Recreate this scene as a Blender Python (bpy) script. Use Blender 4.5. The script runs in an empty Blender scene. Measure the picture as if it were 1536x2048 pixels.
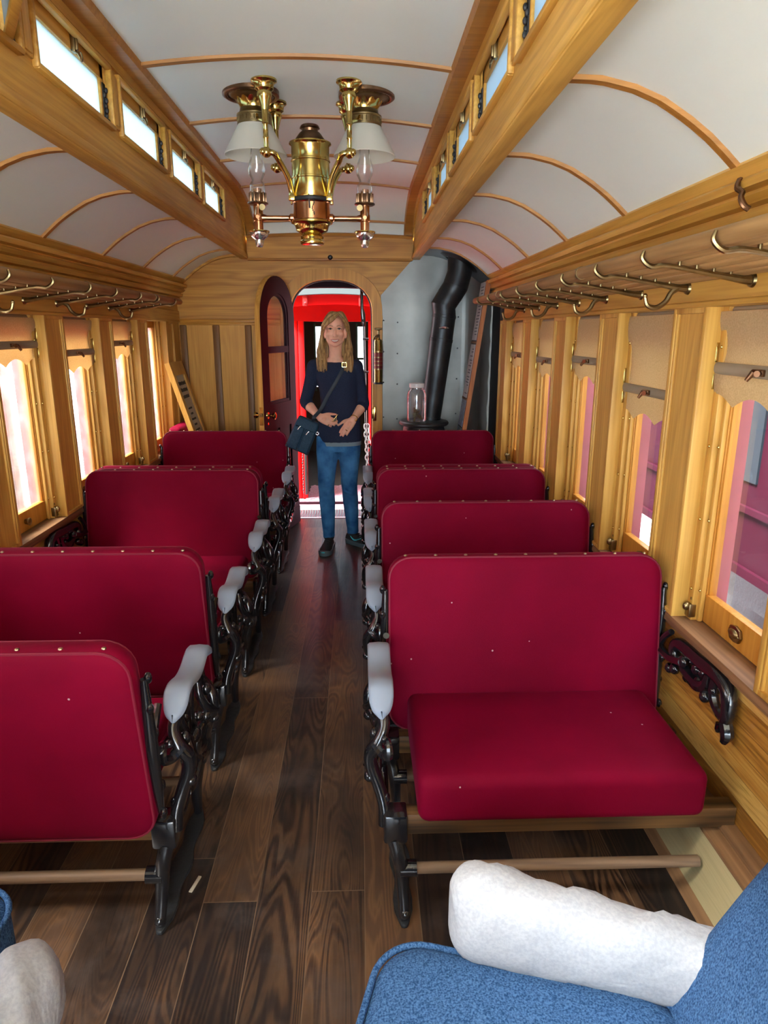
import bpy, bmesh, math, random
from mathutils import Vector as V, Matrix, Euler
PI = math.pi
rad = math.radians
rnd = random.Random(11)
SC = bpy.context.scene
COL = SC.collection
ROOT = {}          # object name -> world origin of the thing it belongs to

# ------------------------------------------------------------------ materials
class NT:
    def __init__(s, name):
        s.m = bpy.data.materials.new(name)
        s.m.use_nodes = True
        s.t = s.m.node_tree
        s.b = s.t.nodes['Principled BSDF']
        s.o = s.t.nodes['Material Output']
    def n(s, typ, **kw):
        nd = s.t.nodes.new('ShaderNode' + typ)
        for k, v in kw.items():
            if isinstance(v, bpy.types.NodeSocket):
                s.t.links.new(v, nd.inputs[k] if not k.startswith('i_') else nd.inputs[int(k[2:])])
            elif k.startswith('i_'):
                nd.inputs[int(k[2:])].default_value = v
            elif k in nd.inputs:
                nd.inputs[k].default_value = v
            else:
                setattr(nd, k, v)
        return nd
    def math(s, op, a, b=0.0, c=None):
        nd = s.t.nodes.new('ShaderNodeMath'); nd.operation = op
        for i, v in enumerate((a, b, c)):
            if v is None: continue
            if isinstance(v, bpy.types.NodeSocket): s.t.links.new(v, nd.inputs[i])
            else: nd.inputs[i].default_value = v
        return nd.outputs[0]
    def mapr(s, v, a, b, c, d):
        nd = s.t.nodes.new('ShaderNodeMapRange')
        s.t.links.new(v, nd.inputs[0])
        for i, x in enumerate((a, b, c, d)): nd.inputs[i + 1].default_value = x
        return nd.outputs[0]
    def ramp(s, fac, stops):
        nd = s.t.nodes.new('ShaderNodeValToRGB')
        e = nd.color_ramp.elements
        while len(e) < len(stops): e.new(0.5)
        for el, (p, c) in zip(e, stops):
            el.position = p; el.color = (*c, 1)
        s.t.links.new(fac, nd.inputs[0])
        return nd.outputs[0]
    def mix(s, f, a, b, blend='MIX'):
        nd = s.t.nodes.new('ShaderNodeMix'); nd.data_type = 'RGBA'; nd.blend_type = blend
        for i, v in ((0, f), (6, a), (7, b)):
            if isinstance(v, bpy.types.NodeSocket): s.t.links.new(v, nd.inputs[i])
            elif i == 0: nd.inputs[0].default_value = v
            else: nd.inputs[i].default_value = (*v, 1)
        return nd.outputs[2]
    def bump(s, h, st, dist=0.01):
        nd = s.n('Bump', Strength=st, Distance=dist)
        s.t.links.new(h, nd.inputs['Height'])
        s.t.links.new(nd.outputs[0], s.b.inputs['Normal'])
    def set(s, **kw):
        for k, v in kw.items():
            k = k.replace('_', ' ')
            if isinstance(v, bpy.types.NodeSocket): s.t.links.new(v, s.b.inputs[k])
            elif isinstance(v, tuple) and len(v) == 3 and len(s.b.inputs[k].default_value) == 4: s.b.inputs[k].default_value = (*v, 1)
            else: s.b.inputs[k].default_value = v
        return s
    def coord(s, scale=(1, 1, 1), rnd_off=True):
        tc = s.n('TexCoord')
        v = tc.outputs['Object']
        if rnd_off:
            oi = s.n('ObjectInfo')
            add = s.n('VectorMath', operation='ADD')
            s.t.links.new(v, add.inputs[0])
            k = s.math('MULTIPLY', oi.outputs['Random'], 37.0)
            s.t.links.new(k, add.inputs[1])
            v = add.outputs[0]
        mp = s.n('Mapping')
        mp.inputs['Scale'].default_value = scale
        s.t.links.new(v, mp.inputs[0])
        return mp.outputs[0]

def lin(r, g, b):
    f = lambda c: (c / 255 / 12.92) if c <= 10 else ((c / 255 + 0.055) / 1.055) ** 2.4
    return (f(r), f(g), f(b))

def simple(name, col, rough=0.5, metal=0.0, var=0.0, vs=8.0, bump=0.0, bs=60.0, **kw):
    t = NT(name)
    t.set(Base_Color=col, Roughness=rough, Metallic=metal, **kw)
    if var or bump:
        c = t.coord()
        if var:
            nz = t.n('TexNoise', Scale=vs, Detail=4.0); t.t.links.new(c, nz.inputs['Vector'])
            f = t.mapr(nz.outputs[0], 0.3, 0.7, 0, 1)
            lo = tuple(x * (1 - var) for x in col); hi = tuple(min(1, x * (1 + var)) for x in col)
            t.set(Base_Color=t.mix(f, lo, hi))
        if bump:
            nb = t.n('TexNoise', Scale=bs, Detail=3.0); t.t.links.new(c, nb.inputs['Vector'])
            t.bump(nb.outputs[0], bump)
    return t.m

def wood(name, c_lo, c_hi, axis='Y', scale=1.0, rough=0.46, grain=0.5, coat=0.06):
    t = NT(name)
    i = 'XYZ'.index(axis)
    sc = [3.2 * scale] * 3; sc[i] = 0.42 * scale
    c = t.coord(tuple(sc))
    nz = t.n('TexNoise', Scale=1.6, Detail=2.0, Roughness=0.45, Distortion=0.3); t.t.links.new(c, nz.inputs['Vector'])
    k = t.math('MULTIPLY', nz.outputs[0], 62.0)
    ring = t.math('MULTIPLY_ADD', t.math('SINE', k), 0.5, 0.5)
    ring = t.math('POWER', ring, 1.6)
    sc2 = [95.0 * scale] * 3; sc2[i] = 2.2 * scale
    c2 = t.coord(tuple(sc2))
    n2 = t.n('TexNoise', Scale=1.0, Detail=3.0); t.t.links.new(c2, n2.inputs['Vector'])
    sc3 = [1.6 * scale] * 3; sc3[i] = 0.5
    n3 = t.n('TexNoise', Scale=1.0, Detail=2.0); t.t.links.new(t.coord(tuple(sc3)), n3.inputs['Vector'])
    f = t.math('ADD', t.math('MULTIPLY', ring, 0.34 * grain * 2 * 0.5), t.math('MULTIPLY', n2.outputs[0], 0.75))
    f = t.math('ADD', f, t.math('MULTIPLY_ADD', n3.outputs[0], 0.8, -0.4))
    f = t.mapr(f, 0.2, 0.85, 1, 0)
    t.set(Base_Color=t.ramp(f, [(0.0, c_lo), (0.55, tuple((a + b) / 2 for a, b in zip(c_lo, c_hi))), (1.0, c_hi)]),
          Roughness=rough, Coat_Weight=coat, Coat_Roughness=0.3, Specular_IOR_Level=0.35)
    t.bump(n2.outputs[0], 0.06, 0.004)
    return t.m

def planks(name, across, along, width, length, cols, stain=None, seam=(0.02, 0.015, 0.01), rough=0.4, contour=0.5, seamw=0.012, coat=0.0, gfreq=70.0, lighten=None, off=0.0):
    t = NT(name)
    tc = t.n('TexCoord')
    sp = t.n('SeparateXYZ'); t.t.links.new(tc.outputs['Object'], sp.inputs[0])
    a = sp.outputs['XYZ'.index(across)]; l = sp.outputs['XYZ'.index(along)]
    u = t.math('DIVIDE', t.math('ADD', a, off), width)
    idn = t.math('FLOOR', u); fu = t.math('FRACT', u)
    wn = t.n('TexWhiteNoise', noise_dimensions='1D'); t.t.links.new(idn, wn.inputs['W'])
    off = t.math('MULTIPLY', wn.outputs[0], length * 1.0)
    v = t.math('DIVIDE', t.math('ADD', l, off), length)
    seg = t.math('FLOOR', v); fv = t.math('FRACT', v)
    cmb = t.n('CombineXYZ'); t.t.links.new(idn, cmb.inputs[0]); t.t.links.new(seg, cmb.inputs[1])
    wn2 = t.n('TexWhiteNoise', noise_dimensions='3D'); t.t.links.new(cmb.outputs[0], wn2.inputs['Vector'])
    r = wn2.outputs[0]
    # per-plank shifted coordinates
    cv = t.n('CombineXYZ')
    t.t.links.new(t.math('MULTIPLY', a, 7.0), cv.inputs[0])
    t.t.links.new(t.math('MULTIPLY_ADD', l, 0.9, t.math('MULTIPLY', r, 50.0)), cv.inputs[1])
    t.t.links.new(t.math('MULTIPLY', r, 31.0), cv.inputs[2])
    nz = t.n('TexNoise', Scale=1.3, Detail=1.5, Roughness=0.4, Distortion=0.35); t.t.links.new(cv.outputs[0], nz.inputs['Vector'])
    ring = t.math('MULTIPLY_ADD', t.math('SINE', t.math('MULTIPLY', nz.outputs[0], gfreq)), 0.5, 0.5)
    cf = t.n('CombineXYZ')
    t.t.links.new(t.math('MULTIPLY', a, 170.0), cf.inputs[0])
    t.t.links.new(t.math('MULTIPLY_ADD', l, 4.0, t.math('MULTIPLY', r, 50.0)), cf.inputs[1])
    nf = t.n('TexNoise', Scale=1.0, Detail=3.0); t.t.links.new(cf.outputs[0], nf.inputs['Vector'])
    f = t.math('ADD', t.math('MULTIPLY', r, 0.62), t.math('MULTIPLY', ring, contour * 0.42))
    f = t.math('ADD', f, t.math('MULTIPLY_ADD', nf.outputs[0], 0.5, -0.25))
    n = len(cols)
    col = t.ramp(f, [(0.05 + 0.9 * i / (n - 1), c) for i, c in enumerate(cols)])
    if stain:
        ns = t.n('TexNoise', Scale=1.0, Detail=5.0, Roughness=0.6)
        mp = t.n('Mapping'); mp.inputs['Scale'].default_value = tuple(2.4 if ax == across else 1.0 if ax == along else 1 for ax in 'XYZ')
        t.t.links.new(tc.outputs['Object'], mp.inputs[0]); t.t.links.new(mp.outputs[0], ns.inputs['Vector'])
        sf = t.mapr(t.math('ADD', ns.outputs[0], t.math('MULTIPLY_ADD', r, 0.3, -0.15)), 0.42, 0.62, 0.85, 0.0)
        col = t.mix(sf, col, stain)
    if lighten:     # grey dust scuffs
        nd = t.n('TexNoise', Scale=2.2, Detail=6.0, Roughness=0.7); t.t.links.new(tc.outputs['Object'], nd.inputs['Vector'])
        col = t.mix(t.mapr(nd.outputs[0], 0.5, 0.78, 0.0, 0.55), col, lighten)
    e1 = t.math('LESS_THAN', fu, seamw * 0.115 / width)
    e2 = t.math('LESS_THAN', fv, 0.003 / length)
    e = t.math('MAXIMUM', e1, e2)
    col = t.mix(t.math('MULTIPLY', e, 0.8), col, seam)
    t.set(Base_Color=col, Roughness=t.mapr(nf.outputs[0], 0.2, 0.8, rough - 0.08, rough + 0.12), Coat_Weight=coat, Coat_Roughness=0.15)
    h = t.math('SUBTRACT', t.math('MULTIPLY', nf.outputs[0], 0.4), e)
    t.bump(h, 0.18, 0.003)
    return t.m

def velvet(name, col):
    t = NT(name)
    c = t.coord()
    n1 = t.n('TexNoise', Scale=3.0, Detail=4.0); t.t.links.new(c, n1.inputs['Vector'])
    base = t.mix(t.mapr(n1.outputs[0], 0.35, 0.7, 0, 1), tuple(x * 0.82 for x in col), tuple(min(1, x * 1.14) for x in col))
    vo = t.n('TexVoronoi', Scale=16.0); t.t.links.new(c, vo.inputs['Vector'])
    lint = t.math('LESS_THAN', vo.outputs['Distance'], 0.045)
    wn = t.n('SeparateColor'); t.t.links.new(vo.outputs['Color'], wn.inputs[0])
    lint = t.math('MULTIPLY', lint, t.math('GREATER_THAN', wn.outputs[0], 0.72))
    t.set(Base_Color=t.mix(t.math('MULTIPLY', lint, 0.8), base, (0.6, 0.45, 0.42)), Roughness=0.75,
          Sheen_Weight=0.12, Sheen_Roughness=0.3, Sheen_Tint=(0.8, 0.08, 0.22), Specular_IOR_Level=0.1)
    nf = t.n('TexNoise', Scale=500.0, Detail=1.0); t.t.links.new(c, nf.inputs['Vector'])
    t.bump(nf.outputs[0], 0.15, 0.002)
    return t.m

def cloth(name, lo, hi, scale=260.0, rough=0.9, bump=0.25, fold=0.0, fs=9.0):
    t = NT(name)
    c = t.coord()
    n1 = t.n('TexNoise', Scale=scale, Detail=2.0); t.t.links.new(c, n1.inputs['Vector'])
    t.set(Base_Color=t.mix(t.mapr(n1.outputs[0], 0.35, 0.65, 0, 1), lo, hi), Roughness=rough, Specular_IOR_Level=0.2)
    h = n1.outputs[0]
    if fold:
        n2 = t.n('TexNoise', Scale=fs, Detail=3.0, Distortion=1.2); t.t.links.new(c, n2.inputs['Vector'])
        h = t.math('ADD', t.math('MULTIPLY', h, 0.05), t.math('MULTIPLY', n2.outputs[0], fold))
    t.bump(h, bump, 0.02 if fold else 0.003)
    return t.m

def glass(name, tint=(1, 1, 1), dust=0.1, gloss=0.08, dustcol=(0.8, 0.8, 0.8), dirt=0.0, trans=True, maxg=0.7):
    t = NT(name)
    t.t.nodes.remove(t.b)
    tr = t.n('BsdfTransparent', Color=(*tint, 1))
    gl = t.n('BsdfGlossy', Roughness=0.03)
    fr = t.n('LayerWeight', Blend=0.25)
    m1 = t.n('MixShader'); 
    k = t.mapr(fr.outputs['Fresnel'], 0, 1, gloss, maxg)
    t.t.links.new(k, m1.inputs[0]); t.t.links.new(tr.outputs[0], m1.inputs[1]); t.t.links.new(gl.outputs[0], m1.inputs[2])
    out = m1
    if dust:
        df = t.n('BsdfTranslucent' if trans else 'BsdfDiffuse', Color=(*dustcol, 1))
        d2 = t.n('BsdfDiffuse', Color=(*dustcol, 1))
        md = t.n('MixShader', i_0=0.5); t.t.links.new(df.outputs[0], md.inputs[1]); t.t.links.new(d2.outputs[0], md.inputs[2])
        m2 = t.n('MixShader')
        if dirt:
            nz = t.n('TexNoise', Scale=14.0, Detail=6.0); t.t.links.new(t.coord(), nz.inputs['Vector'])
            f = t.mapr(nz.outputs[0], 0.45, 0.75, dust, dust + dirt)
            t.t.links.new(f, m2.inputs[0])
        else: m2.inputs[0].default_value = dust
        t.t.links.new(m1.outputs[0], m2.inputs[1]); t.t.links.new(md.outputs[0], m2.inputs[2])
        out = m2
    t.t.links.new(out.outputs[0], t.o.inputs[0])
    return t.m

OAK_LO, OAK_HI = lin(168, 120, 40), lin(216, 172, 84)
M = {}
M['oak_y'] = wood('oak_lengthwise', OAK_LO, OAK_HI, 'Y')
M['oak_z'] = wood('oak_upright', lin(170, 120, 42), lin(218, 172, 86), 'Z')
M['oak_x'] = wood('oak_crosswise', lin(162, 106, 30), lin(214, 160, 66), 'X', grain=0.8)
M['oak_dark'] = wood('walnut_strip', lin(84, 56, 26), lin(140, 100, 54), 'Z')
M['oak_rib'] = wood('oak_rib', lin(150, 100, 40), lin(190, 134, 62), 'X')
M['oak_old'] = wood('worn_brown_oak', lin(96, 68, 44), lin(160, 120, 82), 'Y', rough=0.6, coat=0)
M['sash'] = wood('amber_sash_wood', lin(186, 122, 34), lin(222, 164, 74), 'Z')
M['rack'] = wood('weathered_rack_wood', lin(120, 88, 50), lin(182, 144, 92), 'Y', rough=0.55, coat=0)
M['rail'] = wood('stained_seat_rail', lin(48, 33, 20), lin(116, 82, 46), 'X', grain=1.0)
M['dowel'] = wood('old_dowel', lin(84, 64, 50), lin(134, 108, 84), 'X', rough=0.6, coat=0)
M['wains'] = planks('oak_wainscot_boards', 'Z', 'Y', 0.068, 2.3, [lin(140, 90, 30), lin(196, 140, 58), lin(226, 182, 98), lin(178, 124, 46), lin(222, 170, 84)], seam=lin(96, 62, 26), rough=0.42, contour=0.28, coat=0.2, gfreq=90)
M['pale'] = planks('unfinished_pine_board', 'Z', 'Y', 0.5, 5.0, [lin(176, 158, 108), lin(206, 188, 140), lin(190, 170, 118)], rough=0.6, contour=0.4)
M['floor'] = planks('dark_floorboards', 'X', 'Y', 0.152, 1.9,
                    [lin(36, 27, 23), lin(74, 53, 41), lin(122, 90, 62), lin(98, 72, 53)], stain=lin(32, 28, 28),
                    seam=lin(122, 100, 78), rough=0.34, contour=1.15, seamw=0.022, gfreq=120, off=0.084, lighten=lin(96, 90, 88))
M['white'] = simple('white_ceiling_paint', (0.80, 0.90, 0.86), 0.55, var=0.03, vs=1.5)
M['velvet'] = velvet('crimson_velvet', lin(116, 0, 36))
M['piping'] = simple('crimson_piping', lin(118, 4, 40), 0.7)
M['iron'] = simple('gloss_black_iron', (0.010, 0.010, 0.012), 0.13, Coat_Weight=0.6, Coat_Roughness=0.05, bump=0.12, bs=40)
M['iron_dull'] = simple('dull_black_iron', (0.018, 0.020, 0.022), 0.45, bump=0.2, bs=50)
M['padwhite'] = simple('pale_blue_white_enamel', lin(138, 150, 166), 0.35)
M['brass'] = simple('polished_brass', (0.62, 0.47, 0.15), 0.17, 1.0, var=0.15, vs=20)
M['brass_old'] = simple('aged_brass', (0.28, 0.21, 0.10), 0.33, 1.0, var=0.3, vs=25)
M['copper'] = simple('copper', (0.62, 0.29, 0.14), 0.2, 1.0, var=0.2, vs=20)
M['bronze'] = simple('brown_bronze', (0.2, 0.11, 0.06), 0.3, 1.0, var=0.3, vs=25)
M['stud'] = simple('brass_tack', (0.45, 0.36, 0.22), 0.3, 1.0)
M['steel'] = simple('galvanised_sheet', (0.215, 0.22, 0.205), 0.42, 0.6, var=0.2, vs=3.5, bump=0.05, bs=3.0)
M['steel_paint'] = simple('blue_grey_sheet', lin(118, 136, 146), 0.35, 0.4, var=0.1, vs=4)
M['stove'] = simple('stove_iron', (0.05, 0.056, 0.06), 0.5, 0.6, var=0.2, vs=10)
M['pipe'] = simple('stovepipe_iron', (0.04, 0.045, 0.048), 0.42, 0.8, var=0.35, vs=8)
M['maroon'] = simple('maroon_paint', lin(38, 16, 26), 0.6, var=0.1, vs=6, Specular_IOR_Level=0.1)
M['red'] = simple('bright_red_paint', lin(190, 4, 8), 0.6, var=0.08, vs=4, Specular_IOR_Level=0.12)
M['red_glare'] = simple('glare_washed_red_paint', lin(152, 78, 86), 0.6, var=0.12, vs=6)  # right casings: red paint with window glare mixed into its pink tone
M['red_for_sun'] = simple('red_paint_darkened_for_sun', lin(124, 44, 58), 0.7, var=0.15, vs=5)  # left casings: darker copy of that red, its colour offsetting the strong sun
M['car_maroon'] = simple('dark_red_railcar_paint', lin(46, 10, 24), 0.8, var=0.15, vs=2, Specular_IOR_Level=0.05)
M['shade'] = None
t = NT('tan_shade_cloth'); t.t.nodes.remove(t.b)
_c = t.coord(); _n = t.n('TexNoise', Scale=220.0, Detail=1.0); t.t.links.new(_c, _n.inputs['Vector'])
_col = t.mix(t.mapr(_n.outputs[0], 0.3, 0.7, 0, 1), lin(214, 192, 148), lin(230, 210, 168))
_d = t.n('BsdfDiffuse'); t.t.links.new(_col, _d.inputs[0])
_tr = t.n('BsdfTranslucent', Color=(*lin(232, 190, 60), 1)); _ms = t.n('MixShader', i_0=0.09)
t.t.links.new(_d.outputs[0], _ms.inputs[1]); t.t.links.new(_tr.outputs[0], _ms.inputs[2]); t.t.links.new(_ms.outputs[0], t.o.inputs[0])
M['shade'] = t.m
M['hem'] = simple('grey_tan_hem', lin(150, 136, 112), 0.8)
M['pane'] = glass('dusty_window_glass', (0.97, 0.97, 0.98), dust=0.06, gloss=0.04, dirt=0.08, dustcol=(0.85, 0.84, 0.86))
M['pane_r'] = glass('dusty_window_glass_dimmed', (0.92, 0.90, 0.93), dust=0.012, gloss=0.012, dirt=0.03, maxg=0.15, dustcol=(0.6, 0.55, 0.6))  # right panes: same glass with darker tint and weaker gloss, toning down the glare
M['frost'] = glass('frosted_blue_glass', (0.30, 0.40, 0.50), dust=0.80, gloss=0.05, dustcol=(0.42, 0.54, 0.62))
M['clear'] = glass('clear_glass', (0.97, 0.98, 0.98), dust=0.03, gloss=0.10)
M['doorpane'] = glass('door_glass', (0.95, 0.95, 0.93), dust=0.04, gloss=0.01, maxg=0.06)
M['milk'] = glass('milk_glass', (1, 1, 0.97), dust=0.86, gloss=0.06, dustcol=(0.86, 0.86, 0.78))
M['mercury'] = simple('silvered_glass', (0.75, 0.76, 0.74), 0.08, 0.9)
M['white_plain'] = simple('white_enamel', (0.8, 0.8, 0.78), 0.4)
M['paper'] = simple('printed_paper', (0.78, 0.78, 0.76), 0.7)
M['paper2'] = simple('old_print', lin(206, 196, 178), 0.6)
M['ink'] = simple('black_ink', (0.02, 0.02, 0.02), 0.7)
M['blackmat'] = simple('black_mount', (0.012, 0.012, 0.014), 0.6)
M['bluecloth'] = cloth('blue_tweed', lin(24, 58, 98), lin(70, 106, 148), 300, bump=0.3)
M['linen'] = cloth('white_linen', (0.33, 0.35, 0.38), (0.39, 0.41, 0.44), 160, 0.85, 0.5, fold=1.0, fs=7.0)
M['skin'] = simple('skin', lin(232, 178, 150), 0.5, var=0.1, vs=25, Subsurface_Weight=0.15, Subsurface_Radius=(0.01, 0.004, 0.002))
M['hair'] = None
t = NT('light_brown_hair'); _c = t.coord((28, 28, 0.5)); _n = t.n('TexNoise', Scale=2.5, Detail=3.0); t.t.links.new(_c, _n.inputs['Vector'])
t.set(Base_Color=t.ramp(_n.outputs[0], [(0.3, lin(104, 78, 44)), (0.5, lin(152, 120, 74)), (0.7, lin(194, 160, 104))]), Roughness=0.42)
M['hair'] = t.m
M['navy'] = cloth('navy_knit', lin(30, 38, 58), lin(40, 50, 74), 300, 0.85, 0.35, fold=0.8, fs=8)
t = NT('blue_denim'); _c = t.coord(rnd_off=False); _n = t.n('TexNoise', Scale=9.0, Detail=3.0); t.t.links.new(_c, _n.inputs['Vector'])
_c2 = t.coord((14, 14, 3)); _w = t.n('TexNoise', Scale=4.0, Detail=4.0, Distortion=0.8); t.t.links.new(_c2, _w.inputs['Vector'])
t.set(Base_Color=t.mix(t.mapr(_n.outputs[0], 0.35, 0.68, 0, 1), lin(34, 84, 134), lin(74, 134, 186)), Roughness=0.85, Specular_IOR_Level=0.15)
t.bump(t.math('ADD', t.math('MULTIPLY', _n.outputs[0], 0.7), t.math('MULTIPLY', _w.outputs[0], 0.2)), 0.7, 0.03)
M['denim'] = t.m
M['grey_tee'] = simple('grey_undershirt', lin(120, 140, 150), 0.8)
M['bag'] = cloth('teal_navy_nylon', lin(30, 56, 76), lin(42, 72, 94), 200, 0.6, 0.3, fold=0.6, fs=10)
M['strap'] = simple('dark_strap', lin(28, 42, 54), 0.6)
M['shoe'] = simple('black_mesh_shoe', (0.02, 0.02, 0.02), 0.7)
M['sole'] = simple('grey_sole', lin(84, 100, 104), 0.6)
M['teal'] = simple('teal_mark', lin(70, 190, 200), 0.5)
M['lip'] = simple('lips', lin(206, 124, 112), 0.45)
M['tooth'] = simple('teeth', (0.85, 0.82, 0.76), 0.3)
M['eye'] = simple('eye_white', (0.7, 0.68, 0.66), 0.25)
M['iris'] = simple('dark_iris', (0.03, 0.025, 0.02), 0.2)
M['brow'] = simple('brow_hair', lin(140, 100, 72), 0.7)
M['gold'] = simple('gold', (0.75, 0.55, 0.2), 0.2, 1.0)
M['silver'] = simple('silver_pull', (0.8, 0.8, 0.8), 0.25, 1.0)
M['rug'] = cloth('pink_rug', lin(196, 150, 168), lin(226, 190, 204), 60, 0.95, 0.4)
M['platform'] = simple('dusty_pink_platform', lin(168, 124, 138), 0.7, var=0.1, vs=9)
M['grate'] = simple('grey_grating', lin(88, 102, 106), 0.5, 0.3)
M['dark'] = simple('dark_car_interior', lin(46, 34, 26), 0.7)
M['green'] = simple('dark_green_paint', lin(34, 76, 56), 0.5)
M['cwhite'] = simple('white_chain', (0.72, 0.76, 0.74), 0.4)
M['gravel'] = simple('pale_gravel', (0.66, 0.65, 0.63), 0.9, var=0.35, vs=5.0, bump=0.5, bs=14)
M['tealglass'] = simple('dark_window', lin(22, 34, 40), 0.5, Specular_IOR_Level=0.15)
M['foam'] = simple('white_gasket', (0.7, 0.72, 0.66), 0.7)
M['label_red'] = simple('red_brown_label', lin(120, 34, 30), 0.5)
M['note'] = simple('banknote_paper', lin(150, 146, 112), 0.7, var=0.3, vs=60)
M['photo'] = simple('blue_photo_print', lin(140, 160, 186), 0.35, var=0.5, vs=30)
M['grime'] = simple('dust_lint', lin(190, 180, 160), 0.8)

# ------------------------------------------------------------------ mesh builder
def catmull(pts, sub, closed=False):
    if sub <= 1: return [V(p) for p in pts]
    P = [V(p) for p in pts]; n = len(P); out = []
    rng = range(n if closed else n - 1)
    for i in rng:
        p1, p2 = P[i], P[(i + 1) % n]
        p0 = P[(i - 1) % n] if (closed or i > 0) else p1 * 2 - p2
        p3 = P[(i + 2) % n] if (closed or i + 2 < n) else p2 * 2 - p1
        for k in range(sub):
            u = k / sub
            out.append(0.5 * ((2 * p1) + (p2 - p0) * u + (2 * p0 - 5 * p1 + 4 * p2 - p3) * u * u + (3 * p1 - p0 - 3 * p2 + p3) * u ** 3))
    if not closed: out.append(P[-1])
    return out

class MB:
    def __init__(s): s.bm = bmesh.new()
    def face(s, vs):
        try: return s.bm.faces.new(vs)
        except ValueError: return None
    def verts(s, pts): return [s.bm.verts.new(p) for p in pts]
    def box(s, x0, x1, y0, y1, z0, z1, bev=0.0, seg=2):
        if x0 > x1: x0, x1 = x1, x0
        if y0 > y1: y0, y1 = y1, y0
        if z0 > z1: z0, z1 = z1, z0
        return s.obox(((x0 + x1) / 2, (y0 + y1) / 2, (z0 + z1) / 2), (x1 - x0, y1 - y0, z1 - z0), None, bev, seg)
    def obox(s, c, size, rot=None, bev=0.0, seg=2):
        m = Matrix.Translation(V(c)) @ (rot.to_4x4() if rot is not None else Matrix()) @ Matrix.Diagonal((size[0], size[1], size[2], 1))
        r = bmesh.ops.create_cube(s.bm, size=1.0, matrix=m)
        if bev:
            es = list({e for v in r['verts'] for e in v.link_edges})
            bmesh.ops.bevel(s.bm, geom=es, offset=min(bev, min(size) * 0.45), segments=seg, affect='EDGES', profile=0.5)
        return s
    def rings(s, rings, closed_ring=True, cap0=True, cap1=True, loop=False):
        R = [s.verts(r) for r in rings]
        n = len(R[0])
        for i in range(len(R) - 1 + (1 if loop else 0)):
            a, b = R[i], R[(i + 1) % len(R)]
            for j in range(n if closed_ring else n - 1):
                s.face((a[j], a[(j + 1) % n], b[(j + 1) % n], b[j]))
        if not loop:
            if cap0: s.face(R[0][::-1])
            if cap1: s.face(R[-1])
        return s
    def tube(s, pts, r, n=8, closed=False, sub=0, flat=None, up=None):
        P = catmull(pts, sub, closed) if sub else [V(p) for p in pts]
        m = len(P)
        if isinstance(r, (int, float)): rs = [r] * m
        else:
            q = len(r); rs = []
            for i in range(m):
                x = i / (m - 1 if not closed else m) * (q - 1); k = min(int(x), q - 2); rs.append(r[k] + (r[k + 1] - r[k]) * (x - k))
        T = []
        for i in range(m):
            a = P[(i - 1) % m] if (closed or i) else P[0]; b = P[(i + 1) % m] if (closed or i < m - 1) else P[-1]
            d = b - a; T.append(d.normalized() if d.length > 1e-9 else V((0, 0, 1)))
        nrm = V(up) if up else (V((0, 0, 1)) if abs(T[0].z) < 0.9 else V((1, 0, 0)))
        rings = []
        for i in range(m):
            if up: nrm = V(up)
            nrm = (nrm - T[i] * nrm.dot(T[i]))
            nrm = nrm.normalized() if nrm.length > 1e-6 else T[i].orthogonal().normalized()
            bn = T[i].cross(nrm)
            fl = flat or 1.0
            rings.append([P[i] + (nrm * math.cos(2 * PI * k / n) * fl + bn * math.sin(2 * PI * k / n)) * rs[i] for k in range(n)])
        return s.rings(rings, loop=closed)
    def cyl(s, p0, p1, r0, r1=None, n=14): return s.tube([p0, p1], [r0, r0 if r1 is None else r1], n)
    def lathe(s, prof, c=(0, 0, 0), n=24, rot=None, cap=True):
        rings = []
        for r, z in prof:
            r = max(r, 1e-4)
            ring = [V((r * math.cos(2 * PI * k / n), r * math.sin(2 * PI * k / n), z)) for k in range(n)]
            if rot is not None: ring = [rot @ p for p in ring]
            rings.append([p + V(c) for p in ring])
        return s.rings(rings, cap0=cap, cap1=cap)
    def ell(s, c, r, rot=None, u=16, v=10):
        if isinstance(r, (int, float)): r = (r, r, r)
        m = Matrix.Translation(V(c)) @ (rot.to_4x4() if rot is not None else Matrix()) @ Matrix.Diagonal((*r, 1))
        bmesh.ops.create_uvsphere(s.bm, u_segments=u, v_segments=v, radius=1.0, matrix=m)
        return s
    def prism(s, poly, a, b, plane='XZ', bev=0.0):
        def P(p, t):
            return {'XZ': (p[0], t, p[1]), 'YZ': (t, p[0], p[1]), 'XY': (p[0], p[1], t)}[plane]
        A = s.verts([P(p, a) for p in poly]); B = s.verts([P(p, b) for p in poly])
        n = len(poly); fs = []
        fs.append(s.face(A[::-1])); fs.append(s.face(B))
        for i in range(n): fs.append(s.face((A[i], A[(i + 1) % n], B[(i + 1) % n], B[i])))
        fs = [f for f in fs if f]
        bmesh.ops.recalc_face_normals(s.bm, faces=fs)
        if bev:
            es = list({e for f in fs[:2] for e in f.edges})
            bmesh.ops.bevel(s.bm, geom=es, offset=bev, segments=2, affect='EDGES', profile=0.5)
        return s
    def strip(s, prof, path_fn, ys):
        """sweep an open/closed profile along stations"""
        return s
    def sheet(s, fn, nu, nv, th=0.0):
        g = [[s.bm.verts.new(fn(i / nu, j / nv)) for j in range(nv + 1)] for i in range(nu + 1)]
        fs = []
        for i in range(nu):
            for j in range(nv):
                fs.append(s.face((g[i][j], g[i + 1][j], g[i + 1][j + 1], g[i][j + 1])))
        if th:
            bmesh.ops.solidify(s.bm, geom=[f for f in fs if f], thickness=th)
        return s
    def mesh(s, name):
        bmesh.ops.recalc_face_normals(s.bm, faces=s.bm.faces[:])
        me = bpy.data.meshes.new(name); s.bm.to_mesh(me); s.bm.free()
        return me
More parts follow.
